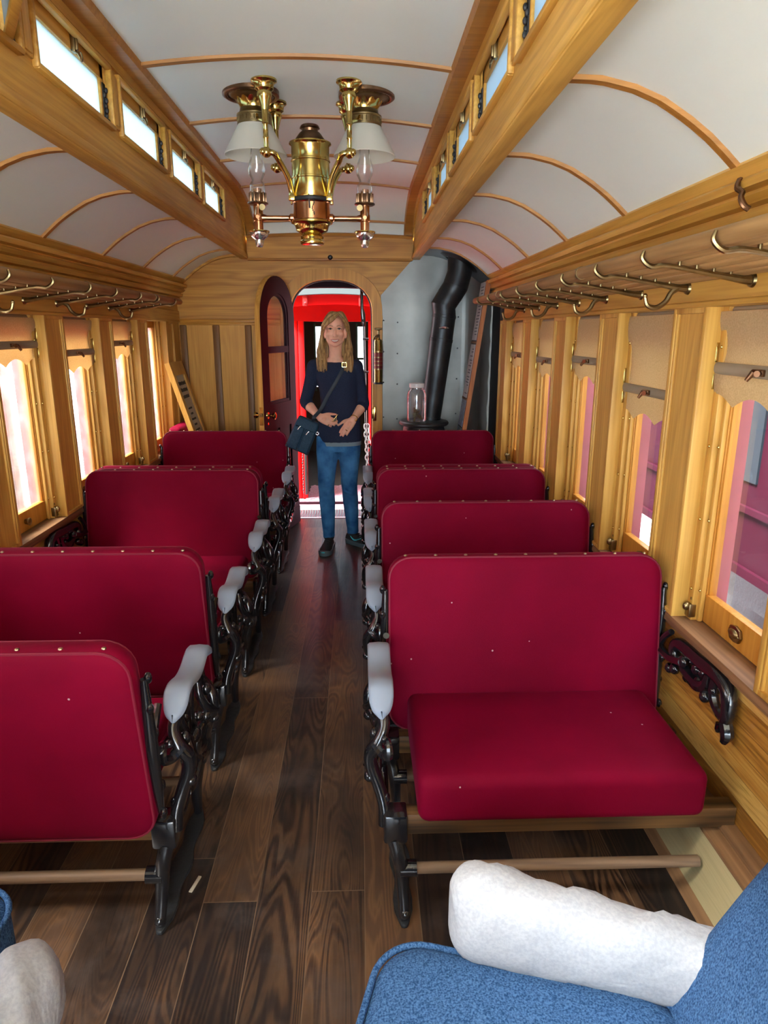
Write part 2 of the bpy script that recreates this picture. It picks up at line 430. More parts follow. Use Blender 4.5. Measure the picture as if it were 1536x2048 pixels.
    def build(s, name, mat, parent=None, smooth=40, kind=None, label=None, cat=None, group=None, origin=None):
        me = s.mesh(name)
        return link_mesh(me, name, mat, parent, smooth, kind, label, cat, group, origin)

def link_mesh(me, name, mat, parent=None, smooth=40, kind=None, label=None, cat=None, group=None, origin=None):
    if smooth:
        me.shade_smooth()
        me.set_sharp_from_angle(angle=rad(smooth))
    mats = mat if isinstance(mat, (list, tuple)) else [mat]
    for m_ in mats: me.materials.append(M[m_] if isinstance(m_, str) else m_)
    o = bpy.data.objects.new(name, me); COL.objects.link(o)
    if parent is not None:
        o.parent = parent; org = ROOT[parent.name]
        me.transform(Matrix.Translation(-org)); ROOT[o.name] = org
    else:
        org = V(origin) if origin is not None else V((0, 0, 0))
        me.transform(Matrix.Translation(-org)); o.location = org; ROOT[o.name] = org
    tag(o, label, cat, group, kind)
    return o

def tag(o, label=None, cat=None, group=None, kind=None):
    if label: o['label'] = label
    if cat: o['category'] = cat
    if group: o['group'] = group
    if kind: o['kind'] = kind
    return o

def thing(name, loc, label=None, cat=None, group=None, kind=None):
    o = bpy.data.objects.new(name, None); COL.objects.link(o)
    o.location = loc; o.empty_display_size = 0.1; ROOT[o.name] = V(loc)
    return tag(o, label, cat, group, kind)

def copy_tree(o, parent=None):
    c = o.copy(); COL.objects.link(c)
    if parent is not None: c.parent = parent
    for ch in [x for x in o.children]: copy_tree(ch, c)
    return c

def remeshed(mb, name, voxel, smooth=3, fac=0.5):
    me = mb.mesh(name + '_raw')
    o = bpy.data.objects.new('tmp', me); COL.objects.link(o)
    r = o.modifiers.new('r', 'REMESH'); r.mode = 'VOXEL'; r.voxel_size = voxel
    if smooth:
        sm = o.modifiers.new('s', 'SMOOTH'); sm.factor = fac; sm.iterations = smooth
    dg = bpy.context.evaluated_depsgraph_get(); dg.update()
    out = bpy.data.meshes.new_from_object(o.evaluated_get(dg)); out.name = name
    bpy.data.objects.remove(o); bpy.data.meshes.remove(me)
    return out
SKY, SUN, EXPO = 4.0, 18.0, 1.75
# ------------------------------------------------------------------ camera
def cam_axes(pitch, yaw, roll):
    cp, sp, cy, sy = math.cos(pitch), math.sin(pitch), math.cos(yaw), math.sin(yaw)
    F = V((sy * cp, cy * cp, -sp)); Rt = V((cy, -sy, 0)); D = F.cross(Rt)
    c, s = math.cos(roll), math.sin(roll)
    return c * Rt - s * D, s * Rt + c * D, F
cd = bpy.data.cameras.new('camera'); cam = bpy.data.objects.new('camera', cd); COL.objects.link(cam)
_r, _d, _f = cam_axes(0.2594, 0.0357, 0.002)
mw = Matrix((( _r.x, -_d.x, -_f.x, 0.217), (_r.y, -_d.y, -_f.y, 0.0), (_r.z, -_d.z, -_f.z, 1.56), (0, 0, 0, 1)))
cam.matrix_world = mw
cd.sensor_fit = 'HORIZONTAL'; cd.sensor_width = 36.0; cd.lens = 36.0 * 1360 / 1536
cd.clip_start = 0.02
SC.camera = cam

# ------------------------------------------------------------------ room shell
Y0, YE = -2.7, 5.58      # rear (end wall left out behind the viewer to let skylight in) and end wall
XW, XP = 1.225, 1.185    # side wall plane, window post face
_tn = [0]
def trim(mb, mat, **kw):
    _tn[0] += 1
    return mb.build('trim_%d' % _tn[0], mat, kind='structure', **kw)

mb = MB(); mb.box(-1.3, 1.3, Y0, YE + 0.08, -0.06, 0.0)
mb.build('floor', 'floor', kind='structure', smooth=0)

# side deck profile: from the clerestory beam out to the cornice
DECK = [(0.66, 2.128), (0.70, 2.131), (0.778, 2.129), (0.86, 2.112), (0.93, 2.086), (1.0, 2.046), (1.05, 2.012), (1.095, 1.975), (1.14, 1.935), (1.19, 1.895)]
def deck_pt(u):
    u = max(0, min(1, u)) * (len(DECK) - 1); k = min(int(u), len(DECK) - 2); f = u - k
    return (DECK[k][0] + (DECK[k + 1][0] - DECK[k][0]) * f, DECK[k][1] + (DECK[k + 1][1] - DECK[k][1]) * f)
YB, ZE = 4.85, 2.255     # bull-nose start and its low end height
def ceil_z(x, y):
    h = 2.533 - 0.040 * (x / 0.59) ** 2
    if y <= YB: return h
    k = min(1.0, (y - YB) / 0.71)
    return ZE + (h - ZE) * math.sqrt(max(0.0, 1 - k * k))

ys = [Y0 + (YB - Y0) * i / 12 for i in range(13)] + [YB + 0.71 * math.sin(PI / 2 * i / 14) for i in range(1, 15)]
mb = MB(); mb.sheet(lambda u, v: (-0.64 + 1.28 * u, ys[int(round(v * (len(ys) - 1)))], ceil_z(-0.64 + 1.28 * u, ys[int(round(v * (len(ys) - 1)))])), 16, len(ys) - 1)
mb.build('ceiling', 'white', kind='structure')
for s, nm in ((-1, 'ceiling_left_deck'), (1, 'ceiling_right_deck')):
    ye = 5.05 if s > 0 else YE
    mb = MB(); mb.sheet(lambda u, v: (s * deck_pt(u)[0], Y0 + (ye - Y0) * v, deck_pt(u)[1]), 27, 4)
    mb.build(nm, 'white', kind='structure')
# ribs across the upper deck
def rib(fn, w, th, nm='oak_rib'):
    mb = MB(); n = 20; rings = []
    for i in range(n + 1):
        p, nx = fn(i / n)
        p = V(p); nx = V(nx)
        rings.append([p + V((0, -w / 2, 0)) + nx * 0.004, p + V((0, w / 2, 0)) + nx * 0.004, p + V((0, w / 2 - 0.004, 0)) - nx * th, p + V((0, -w / 2 + 0.004, 0)) - nx * th])
    mb.rings(rings); trim(mb, nm)
for y in (0.70, 1.41, 2.12, 2.83, 3.55, 4.27, 4.97, 5.50):
    rib(lambda u: ((-0.6 + 1.2 * u, y, ceil_z(-0.6 + 1.2 * u, y)), (0, 0, 1)), 0.036, 0.010)
for s in (-1, 1):
    for y in (-0.34, 0.36, 1.06, 1.76, 2.46, 3.14, 3.84, 4.54) + ((5.24,) if s < 0 else ()):
        def f(u, y=y, s=s):
            p = deck_pt(u * 0.97); q = deck_pt(u * 0.97 + 0.02); d = V((q[0] - p[0], 0, q[1] - p[1])).normalized()
            return (s * p[0], y, p[1]), (-s * d.z, 0, d.x) if True else None
        rib(lambda u: f(u), 0.034, 0.010)

# clerestory: deck sill beam, side wall with openings, cove trim under the ceiling
CL_C = [2.37 + 0.672 * k for k in (-4, -3, -2, -1, 0, 1, 2, 3)]
CH = 0.292
for s, side in ((-1, 'left'), (1, 'right')):
    mb = MB()
    mb.box(s * 0.628, s * 0.690, Y0, YE, 2.095, 2.135, 0.006)
    mb.box(s * 0.624, s * 0.640, Y0, YE, 2.100, 2.122, 0.005)
    trim(mb, 'oak_y')
    mb = MB(); mb.box(s * 0.640, s * 0.675, Y0, YE, 2.13, 2.236)
    mb.box(s * 0.640, s * 0.675, Y0, YB, 2.436, 2.53)
    edges = []
    prev = Y0
    for c in CL_C:
        mb.box(s * 0.640, s * 0.675, prev, c - CH, 2.236, 2.436); prev = c + CH
    poly = [(prev, 2.236), (YE, 2.10)]
    poly = [(prev, 2.236), (YE - 0.01, 2.236)] + [(y, ceil_z(0.62, y)) for y in reversed(ys) if y > YB - 0.01] + [(prev, 2.46)]
    mb.prism(poly, s * 0.640, s * 0.675, 'YZ')
    mb.build('wall_clerestory_' + side, 'oak_y', kind='structure', smooth=0)
    # picture-frame mouldings, raised panels
    for c in CL_C[2:]:
        mb = MB()
        for z in (2.241, 2.428): mb.box(s * 0.622, s * 0.645, c - CH - 0.004, c + CH + 0.004, z - 0.009, z + 0.009, 0.006)
        for y in (c - CH, c + CH): mb.box(s * 0.6225, s * 0.645, y - 0.009, y + 0.009, 2.235, 2.435, 0.006)
        trim(mb, 'oak_y')
        mb = MB(); yc = c + 0.336
        mb.box(s * 0.632, s * 0.642, yc - 0.030, yc + 0.030, 2.250, 2.425, 0.003)
        mb.box(s * 0.627, s * 0.636, yc - 0.022, yc + 0.022, 2.258, 2.417, 0.004)
        trim(mb, 'oak_z')
    # bull-nose moulding and cove band, following the ceiling curve
    path = [y for y in ys]
    for (x0, x1, d0, d1, m_) in ((0.560, 0.642, 0.004, 0.020, 'oak_rib'), (0.622, 0.648, 0.018, 0.048, 'oak_y')):
        mb = MB(); rings = []
        for i, y in enumerate(path):
            a = path[max(0, i - 1)]; b = path[min(len(path) - 1, i + 1)]
            t = V((0, b - a, ceil_z(0.6, b) - ceil_z(0.6, a))).normalized(); nn = V((0, -t.z, t.y))
            p = V((0, y, ceil_z(0.6, y)))
            rings.append([p + V((s * x0, 0, 0)) - nn * d0 + nn * 0.012, p + V((s * x1, 0, 0)) - nn * d0 + nn * 0.012, p + V((s * x1, 0, 0)) - nn * d1, p + V((s * (x0 + 0.008), 0, 0)) - nn * d1])
        mb.rings(rings); trim(mb, m_)

def clere_window(s, c, no, mode):
    """s: side, mode: 'ajar' | 'open' | 'shut'"""
    w = thing('window_%d' % no, (s * 0.655, c, 2.24), kind='structure')
    hw, z0, z1 = CH - 0.006, 2.246, 2.434
    rot = {'shut': 0.0, 'ajar': rad(5), 'open': rad(30)}[mode]
    piv = V((s * 0.660, c + hw if mode != 'ajar' else c - hw, 0))
    ang = -s * rot if mode == 'open' else -s * rot
    def tr(mb):
        if rot:
            m = Matrix.Translation(piv) @ Matrix.Rotation(ang if mode == 'open' else ang, 4, 'Z') @ Matrix.Translation(-piv)
            bmesh.ops.transform(mb.bm, matrix=m, verts=mb.bm.verts[:])
        return mb
    mb = MB(); x0, x1 = s * 0.652, s * 0.674
    mb.box(x0, x1, c - hw, c + hw, z1 - 0.048, z1, 0.003); mb.box(x0, x1, c - hw, c + hw, z0, z0 + 0.016, 0.003)
    for a in (c - hw, c + hw - 0.032): mb.box(x0, x1, a, a + 0.036, z0, z1, 0.003)
    sash = tr(mb).build('sash', 'oak_y', w)
    mb = MB(); mb.box(s * 0.661, s * 0.666, c - hw + 0.03, c + hw - 0.03, z0 + 0.01, z1 - 0.04)
    tr(mb).build('pane', 'frost', w, smooth=0)
    mb = MB(); yc = c + 0.03
    mb.box(s * 0.640, s * 0.654, yc - 0.012, yc + 0.012, z1 - 0.052, z1 + 0.002, 0.003)
    mb.box(s * 0.634, s * 0.644, yc - 0.006, yc + 0.006, z1 - 0.046, z1 - 0.004, 0.002)
    ring = [V((s * 0.636, yc + (0.022 + 0.013 * math.cos(a)), z1 - 0.056 + 0.013 * math.sin(a))) for a in [2 * PI * k / 14 for k in range(14)]]
    mb.tube(ring, 0.0022, 6, closed=True); mb.cyl((s * 0.638, yc, z1 - 0.05), (s * 0.636, yc + 0.012, z1 - 0.058), 0.004)
    tr(mb).build('window_catch', 'brass_old', w)
    mb = MB(); ye = c + CH - 0.014
    for k in range(7):
        z = z0 + 0.012 + k * 0.016
        mb.ell((s * (0.643 + 0.004 * (k % 2)), ye - 0.004 * (k % 3), z), (0.007, 0.006, 0.010), u=8, v=6)
    mb.box(s * 0.648, s * 0.652, ye - 0.012, ye + 0.012, z0 + 0.004, z0 + 0.13)
    mb.build('sash_chain', 'iron_dull', w)
    if mode == 'open':
        mb = MB(); mb.box(s * 0.69, s * 0.70, c - CH - 0.05, c + CH + 0.02, 2.22, 2.46); mb.build('sky_blocker', 'iron_dull', w, smooth=0)  # added dark sheet that hides the bright sky behind the open sash
no = 0
for s in (-1, 1):
    for k, c in enumerate(CL_C[2:]):
        no += 1
        clere_window(s, c, no, 'open' if (s < 0 and k == 1) else 'shut')

# side walls: wainscot, sill, heater-pipe box, header, cornice
PR = [2.045 + 0.667 * k for k in range(-6, 5)]      # window post centres, right side
PL = [3.30 + 0.66 * k for k in range(-8, 4)]        # left side
PW = 0.105
for s, side, posts in ((-1, 'left', PL), (1, 'right', PR)):
    mb = MB(); mb.box(s * XW, s * (XW + 0.08), Y0, YE, 0, 0.68)
    mb.build('wall_' + side, 'wains', kind='structure', smooth=0)
    mb = MB(); mb.box(s * (XW - 0.001), s * 1.33, Y0, YE, 1.632, 1.93)
    mb.box(s * XP, s * 1.30, Y0, 4.70 if s > 0 else YE, 1.640, 1.712, 0.003); mb.box(s * (XP - 0.008), s * 1.27, Y0, 4.70 if s > 0 else YE, 1.628, 1.644, 0.005)
    mb.box(s * (XP + 0.012), s * 1.30, Y0, 5.05 if s > 0 else YE, 1.714, 1.86)
    mb.build('wall_%s_frieze' % side, 'oak_y', kind='structure', smooth=0)
    mb = MB()
    prof = [(1.21, 1.786), (1.166, 1.790), (1.162, 1.806), (1.176, 1.809), (1.176, 1.815), (1.152, 1.819), (1.146, 1.836), (1.160, 1.840), (1.159, 1.847), (1.138, 1.852), (1.124, 1.868), (1.137, 1.873), (1.136, 1.879), (1.112, 1.884), (1.108, 1.900), (1.116, 1.908), (1.19, 1.910), (1.21, 1.91)]
    mb.prism([(s * a, b) for a, b in prof], Y0, 5.02 if s > 0 else YE, 'XZ'); trim(mb, 'oak_y', smooth=0)
    mb = MB(); mb.prism([(s * 1.172, 1.912), (s * 1.126, 1.950), (s * 1.118, 1.940), (s * 1.150, 1.906)], Y0, 5.02 if s > 0 else YE, 'XZ'); trim(mb, 'oak_y')
    mb = MB(); mb.box(s * 1.186, s * 1.33, Y0, YE, 0.672, 0.700, 0.004); mb.box(s * 1.200, s * 1.23, Y0, YE, 0.655, 0.674, 0.004); trim(mb, 'oak_old')
    mb = MB(); mb.box(s * 1.150, s * 1.225, Y0, YE, 0.0, 0.236); trim(mb, 'pale', smooth=0)
    mb = MB(); mb.box(s * 1.146, s * 1.228, Y0, YE, 0.236, 0.250, 0.003); mb.box(s * 1.186, s * 1.228, Y0, YE, 0.250, 0.272, 0.004)
    mb.prism([(s * 1.150, 0.0), (s * 1.128, 0.0), (s * 1.130, 0.012), (s * 1.150, 0.03)], Y0, YE, 'XZ'); trim(mb, 'oak_old')
    for i, yc in enumerate(posts):
        if yc < Y0 + 0.11: continue
        if s > 0 and yc > 4.75: continue
        mb = MB(); w = PW
        mb.box(s * (XP + 0.010), s * 1.335, yc - w + 0.002, yc + w - 0.002, 0.7005, 1.633)
        for e in (-1, 1):
            mb.box(s * XP, s * 1.24, yc + e * (w - 0.020), yc + e * w, 0.700, 1.634, 0.003)
            mb.box(s * (XP + 0.003), s * 1.2, yc + e * (w - 0.030), yc + e * (w - 0.020), 0.715, 1.620, 0.003)
        mb.box(s * (XP+0.001), s * 1.23, yc - w + 0.001, yc + w - 0.001, 1.612, 1.6335, 0.003); mb.box(s * (XP+0.001), s * 1.23, yc - w + 0.001, yc + w - 0.001, 0.7002, 0.716, 0.003)
        trim(mb, 'oak_z')
        if yc > 0.5:
            for e in (-1, 1):   # stepped stops with brass screws
                y1 = yc + e * w
                mb = MB(); mb.box(s * 1.232, s * 1.262, y1 - e * 0.002, y1 + e * 0.030, 0.700, 1.634, 0.003)
                mb.box(s * 1.248, s * 1.264, y1 + e * 0.028, y1 + e * 0.046, 0.700, 1.634, 0.006)
                st = trim(mb, 'oak_z')
                mb = MB()
                for z in (0.80, 1.02, 1.24, 1.52):
                    mb.ell((s * 1.231, y1 + e * 0.015, z), 0.0045, u=8, v=6); mb.ell((s * 1.247, y1 + e * 0.037, z), 0.0045, u=8, v=6)
                mb.build('screw_heads', 'brass', st)

mb = MB(); mb.box(-1.198, -1.335, 5.37, YE, 0.70, 1.634); trim(mb, 'oak_z', smooth=0)
def side_window(s, yc, no, half, detail=True):
    w = thing('window_%d' % no, (s * 1.275, yc, 0.70), kind='structure')
    x0, x1 = s * 1.264, s * 1.292; z0, z1 = 0.702, 1.632
    mb = MB()
    mb.box(x0, x1, yc - half, yc + half, z0, z0 + 0.088, 0.003); mb.box(x0, x1, yc - half, yc + half, z1 - 0.05, z1, 0.003)
    for e in (-1, 1):
        mb.box(x0, x1, yc + e * half, yc + e * (half - 0.042), z0, z1, 0.003)
        mb.box(s * 1.268, x1, yc + e * (half - 0.042), yc + e * (half - 0.050), z0 + 0.08, z1 - 0.04, 0.003)
    mb.build('sash', 'sash', w)
    mb = MB(); mb.box(s * 1.276, s * 1.280, yc - half + 0.04, yc + half - 0.04, z0 + 0.08, z1 - 0.04)
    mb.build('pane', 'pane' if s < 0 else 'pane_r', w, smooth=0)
    mb = MB()   # painted outside casing
    for e in (-1, 1): mb.box(s * 1.296, s * 1.334, yc + e * (half - 0.033), yc + e * (half + 0.07), 0.66, 1.68)
    mb.box(s * 1.296, s * 1.334, yc - half - 0.05, yc + half + 0.05, 0.60, 0.74)
    mb.build('outer_casing', 'red_glare' if s > 0 else 'red_for_sun', w, smooth=0)
    if detail:
        mb = MB(); lx = s * 1.258
        if s > 0:
            mb.prism([(yc - 0.032, 0.745), (yc - 0.022, 0.726), (yc, 0.722), (yc + 0.022, 0.726), (yc + 0.032, 0.745), (yc + 0.024, 0.764), (yc, 0.770), (yc - 0.024, 0.764)], s * 1.264, s * 1.255, 'YZ', 0.002)
            mb.ell((s * 1.254, yc, 0.748), (0.010, 0.022, 0.013), u=12, v=8)
            for e in (-1, 1): mb.ell((s * 1.254, yc + e * 0.024, 0.745), 0.003, u=6, v=5)
        else:
            mb.cyl((s * 1.264, yc - 0.02, 0.745), (s * 1.246, yc - 0.02, 0.745), 0.012, 0.016); mb.ell((s * 1.246, yc - 0.02, 0.745), (0.007, 0.018, 0.018), u=12, v=8)
        mb.build('sash_lift', 'brass_old', w)
        mb = MB(); yl = yc + half - 0.012
        mb.box(s * 1.224, s * 1.2475, yl - 0.015, yl + 0.0125, 0.708, 0.753, 0.004); mb.ell((s * 1.222, yl, 0.742), (0.012, 0.010, 0.014), u=8, v=6)
        mb.ell((s * 1.236, yl - 0.004, 0.768), 0.007, u=8, v=6); mb.cyl((s * 1.24, yl, 0.75), (s * 1.24, yl, 0.80), 0.004)
        mb.build('sash_lock', 'brass_old', w)
WIN = {}
for s, posts in ((1, PR), (-1, PL)):
    for i in range(len(posts) - 1):
        no += 1
        yc = (posts[i] + posts[i + 1]) / 2; half = (posts[i + 1] - posts[i]) / 2 - PW - 0.004
        if s > 0 and posts[i + 1] > 4.75: continue
        if yc < Y0 + 0.25: continue
        side_window(s, yc, no, half, yc > 0.8); WIN[(s, round(yc, 2))] = (yc, half)

# roller shades
def shade(s, yc, half, zs, zb, label, group):
    w = thing('window_shade', (s * 1.238, yc, 1.63), label, 'shade', group)
    half = half + 0.002; top = 1.616
    r_ = random.Random(int(yc * 100))
    ph = r_.uniform(0, 1)
    def fn(u, v):
        y = yc - half + 2 * half * u
        bot = zb + 0.030 * (1 - abs(math.sin(PI * (2.5 * u + 0.12)))) * -1 + 0.016
        z = top + (bot - top) * v
        edge = (abs(u - 0.5) * 2) ** 6
        x = 1.2335 + 0.004 * math.sin(6.3 * v + ph * 6) - 0.006 * edge * math.sin(3 * PI * v + ph)
        yy = y + (0.010 * math.sin(2.2 * PI * v + 0.6) if u in (0.0, 1.0) else 0.0)
        return (s * x, yy, z)
    mb = MB(); mb.sheet(fn, 40, 24, 0.002); mb.build('shade_cloth', 'shade', w, smooth=80)
    mb = MB(); mb.tube([(s * 1.231, yc - half + 0.004, zs), (s * 1.231, yc + half - 0.004, zs)], 0.015, 10, flat=None); 
    bmesh.ops.scale(mb.bm, vec=(0.55, 1, 1.1), space=Matrix.Translation((-s * 1.231, -yc, -zs)), verts=mb.bm.verts[:])
    mb.build('hem_bar', 'hem', w)
    mb = MB(); mb.box(s * 1.212, s * 1.224, yc - 0.028, yc + 0.020, zs - 0.010, zs + 0.008, 0.003)
    mb.cyl((s * 1.214, yc - 0.020, zs - 0.002), (s * 1.200, yc - 0.030, zs - 0.002), 0.007, 0.008)
    mb.cyl((s * 1.214, yc + 0.010, zs), (s * 1.202, yc + 0.018, zs - 0.022), 0.008, 0.005)
    mb.build('shade_latch', 'bronze', w)
    mb = MB()
    e = 1
    mb.box(s * 1.224, s * 1.232, yc + e * (half - 0.004), yc + e * (half + 0.003), zs - 0.06, zs - 0.016, 0.001); mb.build('brass_guide', 'brass', w); mb = MB(); mb.box(s * 1.224, s * 1.232, yc + e * (half - 0.004), yc + e * (half + 0.003), zs + 0.016, zs + 0.07, 0.001)
    mb.build('brass_guide', 'brass', w)
    mb = MB(); mb.cyl((s * 1.252, yc - half, 1.619), (s * 1.252, yc + half, 1.619), 0.011, n=12); mb.build('roller', 'hem', w)
RZ = {1.71: (1.462, 1.375), 2.38: (1.357, 1.262), 3.05: (1.437, 1.352), 3.71: (1.410, 1.325), 4.38: (1.418, 1.335), 1.04: (1.46, 1.37)}
LZ = {2.97: (1.502, 1.428), 3.63: (1.453, 1.366), 4.29: (1.489, 1.408), 2.31: (1.46, 1.38)}
RLAB = {1.71: 'tan roller shade on the nearest right window, above the bronze sash lift', 2.38: 'tan roller shade drawn lowest of the right wall, second window from the viewer',
        3.05: 'tan scalloped roller shade third from the viewer along the right wall', 3.71: 'tan scalloped roller shade fourth from the viewer along the right wall',
        4.38: 'tan roller shade on the right wall nearest the stove'}
LLAB = {2.97: 'amber glowing tan roller shade on the nearest left window', 3.63: 'amber tan roller shade drawn lowest on the left wall, middle one of three',
        4.29: 'small looking tan roller shade on the left wall, farthest of the three'}
for (s, k), (yc, half) in list(WIN.items()):
    Z = RZ if s > 0 else LZ; L = RLAB if s > 0 else LLAB
    for kk, (zs, zb) in Z.items():
        if abs(kk - yc) < 0.05 and kk in L:
            shade(s, yc, half + 0.004, zs, zb, L[kk], 'roller shades on the right wall' if s > 0 else 'roller shades on the left wall')

# ------------------------------------------------------------------ end wall with arched doorway
def arch(hw, spring, apex, n=24, p=2.3):
    pts = []
    for i in range(n + 1):
        a = PI - PI * i / n
        c, s_ = math.cos(a), math.sin(a)
        pts.append((hw * math.copysign(abs(c) ** (2 / p), c), spring + (apex - spring) * abs(s_) ** (2 / p)))
    return pts
A_in = arch(0.318, 1.70, 1.950); A_out = arch(0.402, 1.70, 2.034)
mb = MB()
def wall_quads(mb, y, x_out=1.32, ztop=2.7):
    lo = [(-0.318, 0.0)] + A_in + [(0.318, 0.0)]
    left = mb.verts([(-x_out, y, 0), (-0.318, y, 0), (-0.318, y, 1.70), (-x_out, y, 1.70)]); mb.face(left)
    right = mb.verts([(x_out, y, 0), (0.318, y, 0), (0.318, y, 1.70), (x_out, y, 1.70)]); mb.face(right)
    for side in (-1, 1):
        mb.face(mb.verts([(side * x_out, y, 1.70), (side * 0.318, y, 1.70), (side * 0.318, y, ztop), (side * x_out, y, ztop)]))
    for a, b in zip(A_in[:-1], A_in[1:]):
        mb.face(mb.verts([(a[0], y, a[1]), (b[0], y, b[1]), (b[0], y, ztop), (a[0], y, ztop)]))
wall_quads(mb, YE)
bmesh.ops.remove_doubles(mb.bm, verts=mb.bm.verts[:], dist=1e-5)
bmesh.ops.recalc_face_normals(mb.bm, faces=mb.bm.faces[:])
r_ = bmesh.ops.extrude_face_region(mb.bm, geom=mb.bm.faces[:])
bmesh.ops.translate(mb.bm, vec=(0, 0.09, 0), verts=[g for g in r_['geom'] if isinstance(g, bmesh.types.BMVert)])
mb.build('wall_end', 'oak_x', kind='structure', smooth=0)
# lower panelling left of the door, strips, moulding
mb = MB(); mb.box(-1.19, -0.40, YE - 0.012, YE + 0.01, 0.0, 1.622); trim(mb, wood('end_panel_wood', lin(180, 124, 44), lin(216, 164, 72), 'Z', grain=0.35), smooth=0)
mb = MB(); mb.box(-1.19, -0.40, YE - 0.026, YE + 0.01, 1.622, 1.650, 0.006); mb.box(-1.19, -0.40, YE - 0.018, YE + 0.01, 1.606, 1.624, 0.004); trim(mb, 'oak_x')
for x in (-1.160, -0.905, -0.655):
    mb = MB(); mb.box(x - 0.026, x + 0.026, YE - 0.030, YE, 0.0, 1.607, 0.008); trim(mb, 'oak_dark')
# casing round the opening
mb = MB()
lo = [(-0.318, 0.0)] + A_in + [(0.318, 0.0)]; hi = [(-0.402, 0.0)] + A_out + [(0.402, 0.0)]
for (d0, d1) in ((YE - 0.022, YE + 0.10),):
    rings = [[(a[0], d1, a[1]), (a[0], d0 + 0.004, a[1]), (a[0] * 1.01, d0, a[1]), (b[0] * 0.99, d0, b[1]), (b[0], d0 + 0.006, b[1]), (b[0], YE + 0.002, b[1])] for a, b in zip(lo, hi)]
    mb.rings(rings)
trim(mb, wood('door_casing_oak', lin(176, 118, 34), lin(222, 164, 68), 'Z'))
mb = MB()   # dark rebate line inside the casing
rings = [[(a[0] * 1.0, YE + 0.10, a[1]), (a[0] * 0.975, YE + 0.10, a[1] - 0.006), (a[0] * 0.975, YE + 0.045, a[1] - 0.006), (a[0] * 1.0, YE + 0.045, a[1])] for a in lo]
mb.rings(rings); trim(mb, 'blackmat')
# bulkhead header
top = [(x, 2.252 + 0.02 * (1 - (x / 0.63) ** 2)) for x in [0.63 - 1.26 * i / 20 for i in range(21)]]
mb = MB(); mb.prism([(-0.63, 2.085), (0.63, 2.085)] + top, YE - 0.05, YE + 0.02, 'XZ', 0.0)
trim(mb, 'oak_x')
mb = MB()
rings = [[(x, YE - 0.075, z + 0.004), (x, YE - 0.05, z + 0.012), (x, YE - 0.045, z - 0.014), (x, YE - 0.065, z - 0.014)] for x, z in top]
mb.rings(rings); mb.box(-0.63, 0.63, YE - 0.062, YE - 0.03, 2.083, 2.100, 0.004); trim(mb, 'oak_rib')
mb = MB(); rot = Matrix.Rotation(rad(90), 3, 'X'); mb.lathe([(0.0, 0.03), (0.008, 0.03), (0.010, 0.018), (0.018, 0.014), (0.020, 0.0)], (0.0, YE - 0.05, 2.105), 16, rot)
mb.build('round_knob', 'iron', label='small round black knob on the wooden header above the doorway', cat='knob', origin=(0, YE - 0.05, 2.105))
# arched edge moulding where the left deck meets the end wall
mb = MB(); rings = []
for i in range(15):
    x, z = deck_pt(i / 14 * 0.95); rings.append([(-x, YE - 0.016, z + 0.004), (-x, YE - 0.002, z + 0.004), (-x, YE - 0.002, z - 0.022), (-x, YE - 0.016, z - 0.018)])
mb.rings(rings); trim(mb, 'oak_x')
# sheet-metal fire lining of the stove corner
mb = MB()
r_c = 0.16; xs, yb = 1.168, YE - 0.014
pts = [(0.392, yb), (0.70, yb), (xs - r_c, yb)] + [(xs - r_c + r_c * math.sin(a), yb - r_c + r_c * math.cos(a)) for a in [PI / 2 * k / 10 for k in range(1, 11)]] + [(xs + 0.006, 5.32), (xs + 0.016, 5.14)]
def ztop(x): return 1.835 + min(1.0, max(0.0, (x - 0.392) / 0.29)) * (2.12 - 1.835) if x < 0.66 else None
rings = []
lining = []
def deck_z(x):
    for (a, za), (b, zb) in zip(DECK[:-1], DECK[1:]):
        if a <= x <= b: return za + (zb - za) * (x - a) / (b - a)
    return 2.12 if x < 0.7 else 1.90
dense = []
for (a, b) in zip(pts[:-1], pts[1:]):
    for k in range(4): dense.append((a[0] + (b[0] - a[0]) * k / 4, a[1] + (b[1] - a[1]) * k / 4))
dense.append(pts[-1])
for z0, z1, off in ((0.0, 1.69, 0.0), (1.68, None, 0.004)):
    cols = []
    for x, y in dense:
        zt = z1 if z1 else (1.835 + (x - 0.392) / 0.268 * 0.29 if x < 0.66 else deck_z(x) + 0.01)
        wob = 0.006 * math.sin(x * 21 + 3) + 0.004 * math.sin(y * 17)
        cols.append([(x - off * 0.7, y - off + wob * 0.5, z0 + (zt - z0) * k / 6) for k in range(7)])
    R_ = [mb.verts(c) for c in cols]
    for i in range(len(R_) - 1):
        for k in range(6): mb.face((R_[i][k], R_[i + 1][k], R_[i + 1][k + 1], R_[i][k + 1]))
lin_ob = mb.build('sheet_metal_lining', 'steel', kind='structure', label='grey galvanised sheet metal lining the wall behind the stove', cat='wall lining')
mb = MB()
for x in (0.41, 0.52, 0.80, 1.0):
    for z in (0.9, 1.18, 1.42, 1.66): mb.ell((x, YE - 0.018, z + 0.03 * math.sin(x * 9)), (0.006, 0.004, 0.006), u=8, v=6)
mb.build('screw_heads', 'iron_dull', lin_ob)
mb = MB(); mb.tube([(xs + 0.018 + 0.004 * math.sin(i * 1.9), 5.135, 0.05 + i * 0.06) for i in range(32)], 0.009, 6); mb.build('white_gasket', 'foam', lin_ob)
mb = MB(); mb.box(1.19, 1.30, 4.84, YE, 0.70, 1.93); trim(mb, 'blackmat', smooth=0)
